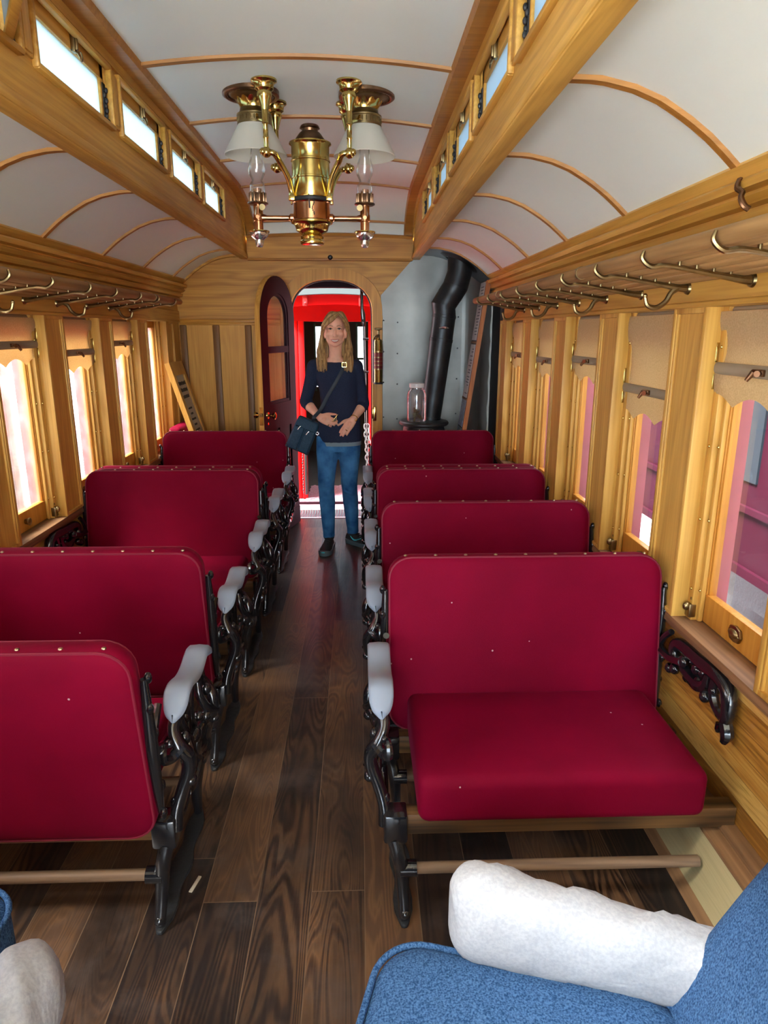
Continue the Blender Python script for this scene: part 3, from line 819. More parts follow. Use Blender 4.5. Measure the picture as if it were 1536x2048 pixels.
# painted metal deck over the stove with its wooden edge strip
mb = MB(); mb.sheet(lambda u, v: (deck_pt(u)[0], 5.05 + (YE - 5.05) * v, deck_pt(u)[1] - 0.004), 27, 4)
mb.build('ceiling_stove_deck', 'steel_paint', kind='structure')
rib(lambda u: ((deck_pt(u * 0.97)[0], 5.045, deck_pt(u * 0.97)[1]), (0, 0, 1)), 0.014, 0.012)
# ------------------------------------------------------------------ walkover coach seats
YC0, PITCH = 1.73, 0.701
def rounded_rect(x0, x1, z0, z1, r, n=6):
    pts = []
    for cx, cz, a0 in ((x1 - r, z1 - r, 0), (x0 + r, z1 - r, 90), (x0 + r, z0 + r, 180), (x1 - r, z0 + r, 270)):
        for k in range(n + 1):
            a = rad(a0 + 90 * k / n); pts.append((cx + r * math.cos(a), cz + r * math.sin(a)))
    return pts
def make_seat(s, f):
    """s: +1 right of the aisle, -1 left; f: +1 backrest at the far side, -1 backrest at the viewer's side"""
    root = thing('coach_seat', (s * 0.32, YC0, 0), None, 'seat')
    X = lambda x: s * x
    Y = lambda d: YC0 + d
    # backrest -------------------------------------------------
    b0 = V((0, Y(f * 0.226), 0.315)); b1 = V((0, Y(f * 0.310), 0.877)); ax = (b1 - b0).normalized(); H = (b1 - b0).length
    nn = V((0, ax.z, -ax.y)) * f       # outward (away from the cushion)
    def P(x, h, t): return V((X(x), 0, 0)) + b0 + ax * h + nn * t
    x0, x1 = 0.302, 1.174
    mb = MB(); rings = []
    for t_, ins in ((-0.0390, 0.16), (-0.0370, 0.07), (-0.0330, 0.024), (-0.0270, 0.007), (-0.019, 0.0), (0.019, 0.0), (0.0270, 0.007), (0.0330, 0.024), (0.0370, 0.07), (0.0390, 0.16)):
        rr = max(0.02, 0.070 - ins * 0.3)
        rings.append([P(x, h, t_) for x, h in rounded_rect(x0 + ins, x1 - ins, ins, H - ins, rr)])
    mb.rings(rings); back = mb.build('backrest', 'velvet', root, smooth=60)
    mb = MB()
    for t_ in (-0.0245, 0.0245): mb.tube([P(x, h, t_) for x, h in rounded_rect(x0 + 0.004, x1 - 0.004, 0.004, H - 0.004, 0.068)], 0.0036, 6, closed=True)
    mb.build('piping', 'piping', back)
    stud_me = None
    for i in range(9):
        x = x0 + 0.055 + (x1 - x0 - 0.11) * i / 8
        if stud_me is None:
            mb = MB(); mb.ell(P(x, H + 0.0005, 0.012 * -f), (0.0058, 0.0058, 0.004), u=8, v=6)
            st = mb.build('upholstery_stud', 'stud', back); stud_me = st
            base = P(x, 0, 0)
        else:
            c = stud_me.copy(); c.location = stud_me.location + (P(x, 0, 0) - base); c.parent = back; COL.objects.link(c)
    # cushion ---------------------------------------------------
    mb = MB(); mb.box(X(0.362), X(1.128), Y(-0.228), Y(0.228), 0.310, 0.448, 0.030, 4)
    for v in mb.bm.verts:
        if v.co.z > 0.40: v.co.z += 0.012 * (1 - ((v.co.y - YC0) / 0.215) ** 2)
    bmesh.ops.subdivide_edges(mb.bm, edges=[e for e in mb.bm.edges if e.calc_length() > 0.15], cuts=3, use_grid_fill=True)
    mb.build('cushion', 'velvet', root, smooth=60)
    # rails -------------------------------------------------------
    for d in (-0.180, 0.180):
        mb = MB(); mb.box(X(0.318), X(1.222), Y(d - 0.024), Y(d + 0.024), 0.266, 0.326, 0.003); mb.build('seat_rail', 'rail', root)
    for d in (-0.196, 0.196):
        mb = MB(); mb.cyl((X(0.330), Y(d), 0.152), (X(1.140), Y(d), 0.152), 0.0155, n=14)
        fr = mb.build('foot_rest', 'dowel', root)
        mb = MB(); mb.cyl((X(0.318), Y(d), 0.152), (X(0.362), Y(d), 0.152), 0.023, n=14); mb.build('iron_socket', 'iron', fr)
    # iron end frame on the aisle --------------------------------
    xf = 0.276
    mb = MB()
    for e in (-1, 1):
        mb.box(X(0.272), X(0.336), Y(e * 0.215), Y(e * 0.150), 0.244, 0.330, 0.008)
        def q(y, z, x=xf): return (X(x), Y(e * y), z)
        mb.tube([q(0.186, 0.285), q(0.172, 0.335, 0.274), q(0.156, 0.385, 0.260), q(0.149, 0.440, 0.241), q(0.152, 0.482, 0.239), q(0.160, 0.516, 0.256), q(0.146, 0.555, 0.274), q(0.118, 0.590, 0.268)], [0.022, 0.021, 0.021, 0.023, 0.022, 0.020, 0.018, 0.021], 12, sub=5, flat=0.8)
        mb.tube([q(0.160, 0.516, 0.250), q(0.185, 0.500, 0.272), q(0.214, 0.512, 0.284), q(0.212, 0.540, 0.284), q(0.192, 0.544, 0.282)], [0.015, 0.014, 0.012, 0.010, 0.008], 8, sub=4)
        mb.tube([q(0.150, 0.440, 0.232), q(0.106, 0.470, 0.246), q(0.090, 0.520, 0.262), q(0.104, 0.566, 0.270), q(0.080, 0.598, 0.268)], [0.014, 0.014, 0.013, 0.013, 0.014], 10, sub=4)
        mb.tube([q(0.158, 0.375, 0.258), q(0.118, 0.420, 0.256), q(0.070, 0.425, 0.262), q(0.040, 0.395, 0.268), q(0.062, 0.350, 0.272), q(0.112, 0.330, 0.274), q(0.160, 0.318, 0.276)], [0.013, 0.013, 0.014, 0.014, 0.013, 0.012, 0.013], 10, sub=4)
        mb.ell(q(0.100, 0.448, 0.25), (0.018, 0.020, 0.018), u=10, v=8); mb.ell(q(0.128, 0.520, 0.252), (0.016, 0.016, 0.020), u=10, v=8); mb.ell(q(0.150, 0.410, 0.238), (0.018, 0.018, 0.016), u=10, v=8)
        mb.ell(q(0.184, 0.541), 0.011, u=8, v=6)
        # teardrop loops
        mb.tube([q(0.176, 0.310), q(0.128, 0.296), q(0.078, 0.318), q(0.050, 0.372), q(0.066, 0.412)], [0.013, 0.014, 0.015, 0.014, 0.012], 10, sub=4)
        mb.tube([q(0.046, 0.452), q(0.018, 0.500), q(0.024, 0.556), q(0.062, 0.590)], [0.015, 0.015, 0.015, 0.016], 10, sub=4)
        mb.ell(q(0.060, 0.470, 0.262), (0.017, 0.017, 0.015), u=10, v=8); mb.ell(q(0.110, 0.512, 0.268), (0.013, 0.016, 0.013), u=10, v=8)
        mb.ell(q(0.026, 0.520), (0.013, 0.014, 0.016), u=10, v=8); mb.ell(q(0.052, 0.382, 0.27), (0.014, 0.015, 0.018), u=10, v=8); mb.ell(q(0.168, 0.355), 0.016, u=10, v=8)
    mb.tube([(X(0.27), Y(-0.08), 0.318), (X(0.27), Y(-0.03), 0.300), (X(0.27), Y(0.03), 0.300), (X(0.27), Y(0.08), 0.318)], 0.011, 8, sub=3)
    mb.ell((X(0.262), Y(0), 0.446), (0.020, 0.034, 0.020), u=12, v=8); mb.box(X(0.258), X(0.288), Y(-0.135), Y(0.135), 0.598, 0.612, 0.005)
    mb.build('end_frame', 'iron', root)
    for e in (-1, 1):
        mb = MB()
        mb.tube([(X(0.302), Y(e * 0.196), 0.250), (X(0.312), Y(e * 0.205), 0.205), (X(0.322), Y(e * 0.196), 0.150), (X(0.326), Y(e * 0.204), 0.085), (X(0.330), Y(e * 0.224), 0.018)], [0.022, 0.020, 0.020, 0.017, 0.015], 12, sub=5)
        mb.ell((X(0.324), Y(e * 0.198), 0.150), (0.02, 0.016, 0.026), u=10, v=8)
        mb.ell((X(0.330), Y(e * 0.222), 0.030), (0.014, 0.018, 0.016), u=10, v=8)
        mb.build('leg', 'iron', root)
    mb = MB(); poly = []
    n = 56
    for i in range(n):
        a = 2 * PI * i / n; yy = 0.246 * math.cos(a); 
        wv = 0.030 * (abs(math.sin(a)) ** 0.55) * (0.86 + 0.20 * math.cos(yy / 0.246 * 3 * PI))
        if abs(yy) > 0.19: wv *= 1.15
        poly.append((X(0.328 + math.copysign(wv, math.sin(a))), Y(yy)))
    mb.prism(poly, 0.0, 0.013, 'XY', 0.003); mb.build('foot_plate', 'iron_dull', root)
    # white arm pad: two soft lobes with a dip between
    mb = MB(); rings = []
    for i in range(37):
        u = math.sin(PI / 2 * (-1 + 2 * i / 36)); y = 0.022 + 0.186 * u; z = 0.625 + 0.020 * math.exp(-((abs(u) - 0.55) / 0.30) ** 2) - 0.030 * max(0, abs(u) - 0.72) / 0.28
        w = 0.033 if abs(u) < 0.74 else 0.033 * math.sqrt(max(0.015, 1 - ((abs(u) - 0.74) / 0.261) ** 2))
        c = 0.268
        rings.append([(X(c - w), Y(y), z - 0.004), (X(c - w), Y(y), z + 0.006), (X(c - w + 0.006), Y(y), z + 0.012), (X(c), Y(y), z + 0.0145), (X(c + w - 0.006), Y(y), z + 0.012), (X(c + w), Y(y), z + 0.006), (X(c + w), Y(y), z - 0.004), (X(c + w * 0.6), Y(y), z - 0.010), (X(c - w * 0.6), Y(y), z - 0.010)])
    mb.rings(rings); mb.build('arm_pad', 'padwhite', root, smooth=50)
    # Y-shaped levers carrying the backrest ----------------------
    for xl, nm in ((0.293, 'back_lever'), (1.183, 'back_lever')):
        mb = MB()
        L = [P(0, 0.46, -0.02), P(0, 0.37, -0.012), P(0, 0.26, 0.0), P(0, 0.14, 0.004), P(0, 0.07, 0.004)]
        L = [V((X(xl), p.y, p.z)) for p in L]
        mb.tube(L, [0.009, 0.014, 0.018, 0.013, 0.008], 10, sub=5)
        hub = V((X(xl), Y(f * 0.10), 0.515 if xl < 0.5 else 0.60))
        A = V((X(xl), L[2].y, L[2].z))
        mb.tube([A, (A + hub) / 2 + V((0, 0, -0.012)), hub], [0.016, 0.013, 0.015], 8, sub=4)
        B = V((X(xl), L[1].y, L[1].z)); mb.tube([A, V((X(xl), A.y - f * 0.035, A.z + 0.05)), V((X(xl), A.y - f * 0.075, A.z + 0.085))], [0.013, 0.011, 0.010], 8, sub=3)
        for k in range(6):
            p = L[0].lerp(L[4], k / 5); mb.ell(p + V((X(-0.008) if xl < 0.5 else X(0.008), 0.006 * (-1) ** k, 0)), (0.010, 0.012, 0.015), u=8, v=6)
        mb.ell(hub, (0.013, 0.020, 0.020), u=10, v=8)
        mb.build(nm, 'iron', root)
    # wall-side scrolled iron arm --------------------------------
    xa = 1.197
    mb = MB()
    def w(y, z): return (X(xa), Y(y), z - 0.034)
    mb.tube([w(0.17, 0.600), w(0.185, 0.640), w(0.150, 0.668), w(0.03, 0.674), w(-0.08, 0.680), w(-0.128, 0.664), w(-0.142, 0.615), w(-0.135, 0.575)], [0.0175, 0.0189, 0.0203, 0.0216, 0.0216, 0.0216, 0.0203, 0.0162], 10, sub=5)
    mb.tube([w(-0.135, 0.575), w(-0.150, 0.548), w(-0.140, 0.520)], [0.0175, 0.0189, 0.0108], 8, sub=3)
    mb.tube([w(-0.066, 0.668), w(-0.058, 0.622), w(-0.084, 0.588), w(-0.128, 0.580)], [0.0162, 0.0149, 0.0135, 0.0135], 8, sub=4)
    mb.tube([w(0.125, 0.640), w(0.10, 0.606), w(0.02, 0.602), w(-0.02, 0.622), w(-0.03, 0.662)], [0.0162, 0.0189, 0.0216, 0.0189, 0.0162], 8, sub=4)
    mb.tube([w(-0.128, 0.552), w(-0.108, 0.538), w(-0.104, 0.556)], [0.0135, 0.0108, 0.0081], 8, sub=3)
    for y, z, r in ((-0.062, 0.630, 0.014), (-0.02, 0.588, 0.017), (0.04, 0.640, 0.018), (0.085, 0.590, 0.015), (0.0, 0.650, 0.016), (-0.14, 0.596, 0.017), (0.20, 0.562, 0.016), (0.17, 0.575, 0.017), (0.02, 0.61, 0.018)):
        mb.ell(w(y, z), (0.016, r * 1.1, r * 1.1), u=10, v=8)
    for k in range(-2, 3): mb.ell(w(k * 0.03 + 0.03, 0.655), (0.016, 0.009, 0.009), u=8, v=6)
    mb.box(X(xa), X(1.226), Y(-0.03), Y(0.03), 0.565, 0.61, 0.004)
    mb.build('wall_arm', 'iron', root)
    return root
SEATS = [(1, [1, 1, 1, -1, 1]), (-1, [-1, -1, 1, -1, 1])]
SL = {(1, 0): 'nearest right-hand crimson velvet seat, its whole cushion facing the viewer', (1, 1): 'crimson seat directly behind the nearest right-hand seat',
      (1, 2): 'third crimson seat from the viewer along the right windows, facing the viewer', (1, 3): 'crimson seat on the right turned back to back with the third one',
      (1, 4): 'right-hand crimson seat farthest away, just in front of the stove',
      (-1, 0): 'nearest left-hand crimson seat seen from behind, cut by the photo edge', (-1, 1): 'second left-hand crimson seat, back turned to the viewer with brass studs along its top',
      (-1, 2): 'third left-hand crimson seat, cushion facing the viewer beneath the first left windows', (-1, 3): 'left-hand crimson seat turned back to back with the third one',
      (-1, 4): 'left-hand crimson seat farthest away, beside the open maroon door'}
protos = {}
for s, flips in SEATS:
    for i, f in enumerate(flips):
        if (s, f) not in protos: o = protos[(s, f)] = make_seat(s, f)
        else: o = copy_tree(protos[(s, f)])
        o.location = (s * 0.32, YC0 + PITCH * i, 0)
        tag(o, SL[(s, i)], 'seat', 'crimson walkover seats along the aisle')

# ------------------------------------------------------------------ luggage racks
def make_rack(s, y0, y1, label, first_hook, first_plain, joints):
    rt = thing('luggage_rack', (s * 1.05, (y0 + y1) / 2, 1.72), label, 'luggage rack', 'luggage racks over the windows')
    xt, zt = s * 0.930, 1.742
    mb = MB(); mb.tube([(xt, y0, zt), (xt, y1 - 0.012, zt), (xt, y1, zt)], [0.0185, 0.0185, 0.012], 16); mb.build('front_rail', 'rack', rt)
    for j in joints:
        mb = MB(); mb.cyl((xt, j - 0.008, zt), (xt, j + 0.008, zt), 0.0205, n=16); mb.build('rail_ferrule', 'brass_old', rt)
    for k in range(5):
        x = s * (0.976 + k * 0.043); z = 1.727 - 0.0075 * k
        mb = MB(); mb.obox((x, (y0 + y1 - 0.03) / 2, z + 0.005), (0.034, y1 - 0.03 - y0, 0.012), Matrix.Rotation(s * 0.17, 3, 'Y'), 0.005); mb.build('slat', 'rack', rt)
    def bracket(y, hook):
        mb = MB()
        mb.tube([(s * 1.186, y, 1.684), (s * 1.155, y, 1.686), (s * 1.08, y, 1.698), (s * 0.97, y, 1.716), (s * 0.928, y, 1.714), (s * 0.904, y, 1.732), (s * 0.907, y, 1.750)], [0.012, 0.010, 0.0070, 0.0062, 0.0065, 0.006, 0.004], 8, sub=4, flat=1.0)
        mb.cyl((s * 1.178, y, 1.684), (s * 1.187, y, 1.684), 0.016, 0.019, n=14)
        for k in range(4): mb.box(s * (0.9975 + k * 0.043) - 0.0035, s * (0.9975 + k * 0.043) + 0.0035, y - 0.005, y + 0.005, 1.708 - 0.0075 * k, 1.737 - 0.0075 * k, 0.002)
        b = mb.build('rack_bracket', 'brass_old', rt)
        if hook:
            mb = MB(); mb.tube([(s * 1.155, y, 1.687), (s * 1.135, y, 1.672), (s * 1.120, y, 1.646), (s * 1.095, y, 1.630), (s * 1.068, y, 1.636), (s * 1.058, y, 1.660)], [0.010, 0.0085, 0.008, 0.0075, 0.007, 0.006], 8, sub=5)
            mb.ell((s * 1.058, y, 1.663), 0.0075, u=8, v=6); mb.build('coat_hook', 'brass_old', b)
    y = first_hook
    while y < y1:
        if y > y0: bracket(y, True)
        y += 0.683
    y = first_plain
    while y < y1:
        if y > y0: bracket(y, False)
        y += 0.683
make_rack(1, 0.6, 4.34, 'weathered wooden slat luggage rack with brass coat hooks over the right windows', 1.385, 1.045, (2.28, 3.6))
make_rack(-1, 0.6, 4.60, 'weathered wooden slat luggage rack with brass coat hooks over the left windows', 1.30, 0.98, (3.05, 4.02))

# ------------------------------------------------------------------ hanging oil lamp
lx, ly = 0.013, 3.22
ZV = lambda v: 2.6486 - v * 0.000524
RV = lambda u: u * 0.000534
lamp = thing('oil_lamp_chandelier', (lx, ly, 2.53), 'brass double oil lamp chandelier hanging from the white ceiling', 'chandelier')
C = (lx, ly, 0)
mb = MB(); mb.lathe([(RV(r), ZV(v)) for v, r in ((462, 10), (463, 62), (470, 72), (488, 80), (494, 66), (512, 62), (518, 76), (530, 88), (588, 132), (596, 136))], C, 32); tank_cap = mb.build('tank_cap', 'bronze', lamp)
mb = MB(); mb.lathe([(RV(r), ZV(v)) for v, r in ((594, 130), (597, 168), (606, 169), (614, 158), (622, 152), (722, 152), (726, 158), (736, 158), (740, 152), (852, 152), (856, 158), (868, 158), (872, 152), (1005, 152), (1010, 150))], C, 40); tank = mb.build('oil_tank', 'brass', lamp)
mb = MB(); mb.lathe([(RV(r), ZV(v)) for v, r in ((1008, 146), (1020, 158), (1034, 158), (1046, 148))], C, 40)
mb.cyl((lx - 0.005, ly - 0.079, ZV(1000)), (lx - 0.003, ly - 0.083, ZV(1110)), 0.0035, n=6)
for k in range(9): mb.ell((lx + 0.012 + 0.004 * math.sin(k), ly - 0.082, ZV(1040 + k * 14)), (0.0025, 0.002, 0.004), u=6, v=5)
mb.build('dark_collar', 'iron_dull', lamp)
mb = MB(); mb.lathe([(RV(r), ZV(v)) for v, r in ((1040, 150), (1048, 160), (1056, 152), (1180, 152), (1186, 158))], C, 40); mb.build('copper_band', 'copper', lamp)
mb = MB(); mb.lathe([(RV(r), ZV(v)) for v, r in ((1184, 150), (1190, 168), (1204, 168), (1210, 150), (1226, 138), (1250, 132), (1262, 128), (1272, 112), (1288, 92), (1296, 78), (1304, 92), (1312, 96), (1330, 90), (1338, 98), (1352, 100), (1366, 96), (1370, 84), (1371, 10))], C, 40); mb.build('base_cup', 'brass', lamp)
ZA = ZV(1162)
for e in (-1, 1):
    bx = lx + e * 0.232; B = (bx, ly, 0)
    mb = MB(); mb.tube([(lx + e * 0.076, ly, ZA), (lx + e * 0.092, ly, ZA), (lx + e * 0.10, ly, ZA), (lx + e * 0.195, ly, ZA), (lx + e * 0.21, ly, ZA), (bx - e * 0.01, ly, ZA)], [0.018, 0.018, 0.0105, 0.0105, 0.015, 0.015], 14)
    mb.build('side_arm', 'copper', lamp)
    mb = MB(); mb.lathe([(RV(r), ZV(v)) for v, r in ((1060, 38), (1130, 38), (1138, 42), (1186, 42), (1192, 36), (1264, 36))], B, 20)
    mb.cyl((bx - e * 0.0, ly, ZA), (bx - e * 0.0, ly - 0.03, ZA), 0.010, 0.008)
    bt = mb.build('burner_tube', 'copper', lamp)
    mb = MB(); mb.lathe([(RV(r), ZV(v)) for v, r in ((1262, 60), (1264, 84), (1272, 86), (1280, 80))], B, 24); mb.build('drip_rim', 'brass', lamp)
    mb = MB(); mb.lathe([(RV(r), ZV(v)) for v, r in ((1278, 78), (1296, 76), (1312, 66), (1326, 50), (1336, 38), (1350, 36), (1362, 34), (1384, 28), (1392, 20), (1394, 3))], B, 24); mb.build('glass_finial', 'mercury', lamp)
    mb = MB(); mb.lathe([(RV(r), ZV(v)) for v, r in ((974, 58), (980, 62), (1040, 62), (1046, 82), (1056, 84), (1064, 70))], B, 24)
    for k in range(10):
        a = 2 * PI * k / 10; mb.box(bx + 0.034 * math.cos(a) - 0.004, bx + 0.034 * math.cos(a) + 0.004, ly + 0.034 * math.sin(a) - 0.004, ly + 0.034 * math.sin(a) + 0.004, ZV(1044), ZV(970), 0.001)
    g = mb.build('burner_gallery', 'bronze', lamp)
    mb = MB(); mb.cyl((bx - e * 0.022, ly - 0.03, ZV(1090)), (bx - e * 0.022, ly - 0.036, ZV(1090)), 0.013, n=14); mb.cyl((bx, ly, ZV(1090)), (bx - e * 0.022, ly - 0.034, ZV(1090)), 0.003); mb.build('wick_wheel', 'brass_old', g)
    mb = MB(); mb.lathe([(RV(34), ZV(940)), (RV(34), ZV(1000))], B, 16); mb.build('wick_tube', 'copper', g)
    mb = MB(); mb.lathe([(RV(r), ZV(v)) for v, r in ((990, 58), (940, 62), (908, 60), (890, 48), (880, 42), (866, 46), (830, 64), (790, 70), (750, 62), (710, 48), (660, 42), (600, 40), (560, 40))], B, 24, cap=False); mb.build('lamp_chimney', 'clear', lamp)
    mb = MB(); mb.lathe([(0.0685, ZV(455)), (0.070, ZV(470)), (0.128, ZV(672)), (0.133, ZV(690)), (0.131, ZV(696)), (0.1275, ZV(690)), (0.067, ZV(473))], B, 40, cap=False); mb.build('glass_shade', 'milk', lamp)
    mb = MB(); mb.lathe([(0.066, ZV(478)), (0.073, ZV(474)), (0.073, ZV(462)), (0.070, ZV(458)), (0.070, ZV(412)), (0.074, ZV(408)), (0.074, ZV(398)), (0.066, ZV(392)), (0.060, ZV(372)), (0.058, ZV(352))], B, 40, cap=False)
    for k in range(26):
        a = 2 * PI * k / 26; mb.ell((bx + 0.0705 * math.cos(a), ly + 0.0705 * math.sin(a), ZV(435)), (0.004, 0.004, 0.010), u=6, v=5)
    sg = mb.build('shade_gallery', 'brass_old', lamp)
    mb = MB()   # petalled crown
    n = 60; rings = []
    for z_, r0 in ((ZV(356), 0.058), (ZV(338), 0.060), (ZV(318), 0.066)): rings.append([(bx + r0 * math.cos(2 * PI * k / n), ly + r0 * math.sin(2 * PI * k / n), z_) for k in range(n)])
    rings.append([(bx + (0.070 + 0.008 * abs(math.sin(2 * PI * k / n * 7))) * math.cos(2 * PI * k / n), ly + (0.070 + 0.008 * abs(math.sin(2 * PI * k / n * 7))) * math.sin(2 * PI * k / n), ZV(312 - 26 * abs(math.sin(2 * PI * k / n * 7)))) for k in range(n)])
    mb.rings(rings, cap0=False, cap1=False); mb.build('shade_crown', 'brass', lamp)
    # strut holding the shade gallery to the stems
    mb = MB(); mb.tube([(lx + e * 0.17, ly - 0.13, ZV(500)), (bx - e * 0.03, ly - 0.10, ZV(470)), (bx - e * 0.02, ly - 0.073, ZV(430))], 0.006, 8, sub=4)
    mb.build('gallery_strut', 'brass', lamp); mb = MB()
    mb.tube([(lx + e * 0.16, ly + 0.135, ZV(500)), (bx - e * 0.03, ly + 0.10, ZV(470)), (bx - e * 0.02, ly + 0.073, ZV(430))], 0.006, 8, sub=4); mb.build('gallery_strut', 'brass', lamp)
    for dy in (-0.14, 0.14):
        sx = lx + e * (0.170 if dy < 0 else 0.160); sy = ly + dy; zc = ceil_z(sx, sy)
        mb = MB(); mb.lathe([(0.052, zc + 0.002), (0.052, zc - 0.006), (0.046, zc - 0.010), (0.040, zc - 0.016), (0.038, zc - 0.034), (0.028, zc - 0.042), (0.031, zc - 0.052), (0.026, zc - 0.064), (0.018, zc - 0.090), (0.014, zc - 0.108)], (sx, sy, 0), 24); mb.build('ceiling_canopy', 'brass', lamp)
        mb = MB(); zb = 2.268
        mb.lathe([(0.013, zc - 0.10), (0.013, zc - 0.15), (0.0145, zc - 0.155), (0.0105, zc - 0.16), (0.0105, zb + 0.06), (0.0125, zb + 0.055), (0.010, zb + 0.05), (0.010, zb)], (sx, sy, 0), 14); mb.ell((sx, sy, zb), 0.021); mb.ell((sx + e * 0.014, sy - 0.004, zb + 0.002), 0.014)
        mb.build('stem', 'brass', lamp)
        mb = MB(); k = 0.16 / abs(dy)
        ex, ey = lx + e * 0.070, ly + math.copysign(0.045, dy)
        mb.tube([(sx, sy, zb), (sx - e * 0.03, sy, zb - 0.004), (sx * 0.55 + ex * 0.45, sy * 0.6 + ey * 0.4, zb - 0.022), (ex + e * 0.024, sy * 0.25 + ey * 0.75, zb - 0.075), (ex + e * 0.012, ey, zb - 0.125), (ex + e * 0.010, ey, zb - 0.152)], [0.011, 0.012, 0.012, 0.012, 0.013], 10, sub=6)
        mb.box(ex - 0.014 + e * 0.01, ex + 0.014 + e * 0.01, ey - 0.014, ey + 0.014, zb - 0.166, zb - 0.146, 0.003); mb.build('curved_bracket', 'brass', lamp)
for e, lab in ((-1, 'round brass smoke bell on the ceiling above the left lamp shade'), (1, 'round brass smoke bell on the ceiling above the right lamp shade')):
    sx = lx + e * 0.243; zc = ceil_z(sx, ly) - 0.006
    sb = thing('smoke_bell', (sx, ly, zc), lab, 'smoke bell', 'smoke bells on the ceiling')
    mb = MB(); mb.lathe([(0.118, zc + 0.012), (0.118, zc - 0.008), (0.110, zc - 0.013), (0.100, zc - 0.012), (0.094, zc - 0.006), (0.094, zc)], (sx, ly, 0), 48)
    for k in range(40):
        a = 2 * PI * k / 40; mb.ell((sx + 0.097 * math.cos(a), ly + 0.097 * math.sin(a), zc - 0.010), 0.0036, u=6, v=5)
    mb.build('beaded_rim', 'bronze', sb)
    mb = MB(); mb.lathe([(0.092, zc - 0.006), (0.080, zc - 0.010), (0.05, zc - 0.005), (0.02, zc - 0.002), (0.001, zc - 0.001)], (sx, ly, 0), 40, cap=False); mb.build('bell_dish', 'brass_old', sb)
# ------------------------------------------------------------------ open maroon door (hinged on the left jamb, swung into the car)
hinge = V((-0.312, YE - 0.02, 0)); free = V((-0.492, 4.955, 0))
du = (free - hinge); DW = du.length; du.normalize(); dn = V((-du.y, du.x, 0))
if dn.x < 0: dn = -dn           # towards the aisle: the face the camera sees
def D(u, z, t): return hinge + du * u + V((0, 0, z)) + dn * t
door = thing('door_1', hinge, kind='structure')
def door_poly(ins, n=20, z0=0.012):
    hw = DW / 2 - ins; cx = DW / 2
    pts = [(cx - hw, z0 + ins)]
    for x, z in arch(hw, 1.64, 1.95 - ins, n, 2.1): pts.append((cx + x, z))
    pts.append((cx + hw, z0 + ins)); return pts
def door_solid(mb, poly, t0, t1):
    A = mb.verts([D(u, z, t0) for u, z in poly]); B = mb.verts([D(u, z, t1) for u, z in poly]); n = len(poly)
    mb.face(A[::-1]); mb.face(B)
    for i in range(n): mb.face((A[i], A[(i + 1) % n], B[(i + 1) % n], B[i]))
def door_ring(mb, outer, inner, t0, t1):
    n = len(outer)
    rings = [[D(*o, t0) , D(*o, t1), D(*i, t1), D(*i, t0)] for o, i in zip(outer, inner)]
    mb.rings(rings, loop=True)
TH = 0.020
# frame made of an outer ring and cross rails; openings for two panes and two lower panels
win_o = [(u, z) for u, z in door_poly(0.0)]
def inner_poly(z0, z1, arched, n=20, ins=0.120):
    hw = DW / 2 - ins; cx = DW / 2
    if arched: return [(cx - hw, z0)] + [(cx + x, z) for x, z in arch(hw, z1 - 0.16, z1, n, 2.1)] + [(cx + hw, z0)]
    return [(cx - hw, z0)] + [(cx - hw + 2 * hw * i / n, z1) for i in range(n + 1)] + [(cx + hw, z0)]
mb = MB(); door_ring(mb, door_poly(0.0), [(u, max(z, 0.20)) for u, z in inner_poly(0.20, 1.83, True)], -TH, TH)
def dbox(mb, u0, u1, z0, z1, t0, t1):
    p = [(u0, z0), (u0, z1), (u1, z1), (u1, z0)]; door_solid(mb, p, t0, t1)
dbox(mb, 0.118, DW - 0.118, 0.85, 1.035, -TH, TH)
mb.build('door_frame', 'maroon', door, smooth=30)
mb = MB(); dbox(mb, 0.118, DW - 0.118, 1.405, 1.452, -TH * 0.8, TH * 0.8); mb.build('cross_bar', 'maroon', door, smooth=0)
mb = MB(); dbox(mb, 0.118, DW / 2 - 0.03, 0.19, 0.86, -TH * 0.4, TH * 0.4); dbox(mb, DW / 2 + 0.03, DW - 0.118, 0.19, 0.86, -TH * 0.4, TH * 0.4); dbox(mb, DW / 2 - 0.035, DW / 2 + 0.035, 0.19, 0.86, -TH, TH)
dbox(mb, 0.0, DW, 0.012, 0.15, -TH - 0.004, TH + 0.004); mb.build('lower_panel', 'maroon', door, smooth=0)
mb = MB()   # window beads
door_ring(mb, inner_poly(1.035, 1.83, True, ins=0.118), inner_poly(1.055, 1.812, True, ins=0.140), -0.012, 0.012); mb.build('window_bead', 'maroon', door, smooth=30)
mb = MB(); door_solid(mb, inner_poly(1.44, 1.815, True, ins=0.135), -0.002, 0.002); mb.build('upper_pane', 'doorpane', door, smooth=0)
mb = MB(); door_solid(mb, [(0.135, 1.05), (0.135, 1.41), (DW - 0.135, 1.41), (DW - 0.135, 1.05)], -0.002, 0.002); mb.build('lower_pane', 'doorpane', door, smooth=0)
mb = MB(); pe = door_poly(0.0); A = []
rings = [[D(u + (0.0015 if u > DW / 2 else -0.0015), z + (0.0015 if z > 1.6 else 0), -TH - 0.0005), D(u + (0.0015 if u > DW / 2 else -0.0015), z + (0.0015 if z > 1.6 else 0), TH - 0.002)] for u, z in pe]
mb.rings([[D(u, z, -TH * 0.98), D(u, z, TH * 0.9), D(u + (0.003 if u > DW / 2 else 0), z + (0.003 if z > 1.6 else 0), TH * 0.9), D(u + (0.003 if u > DW / 2 else 0), z + (0.003 if z > 1.6 else 0), -TH * 0.98)] for u, z in pe if u > DW * 0.42], cap0=True, cap1=True)
mb.build('varnished_edge', 'oak_z', door, smooth=30)
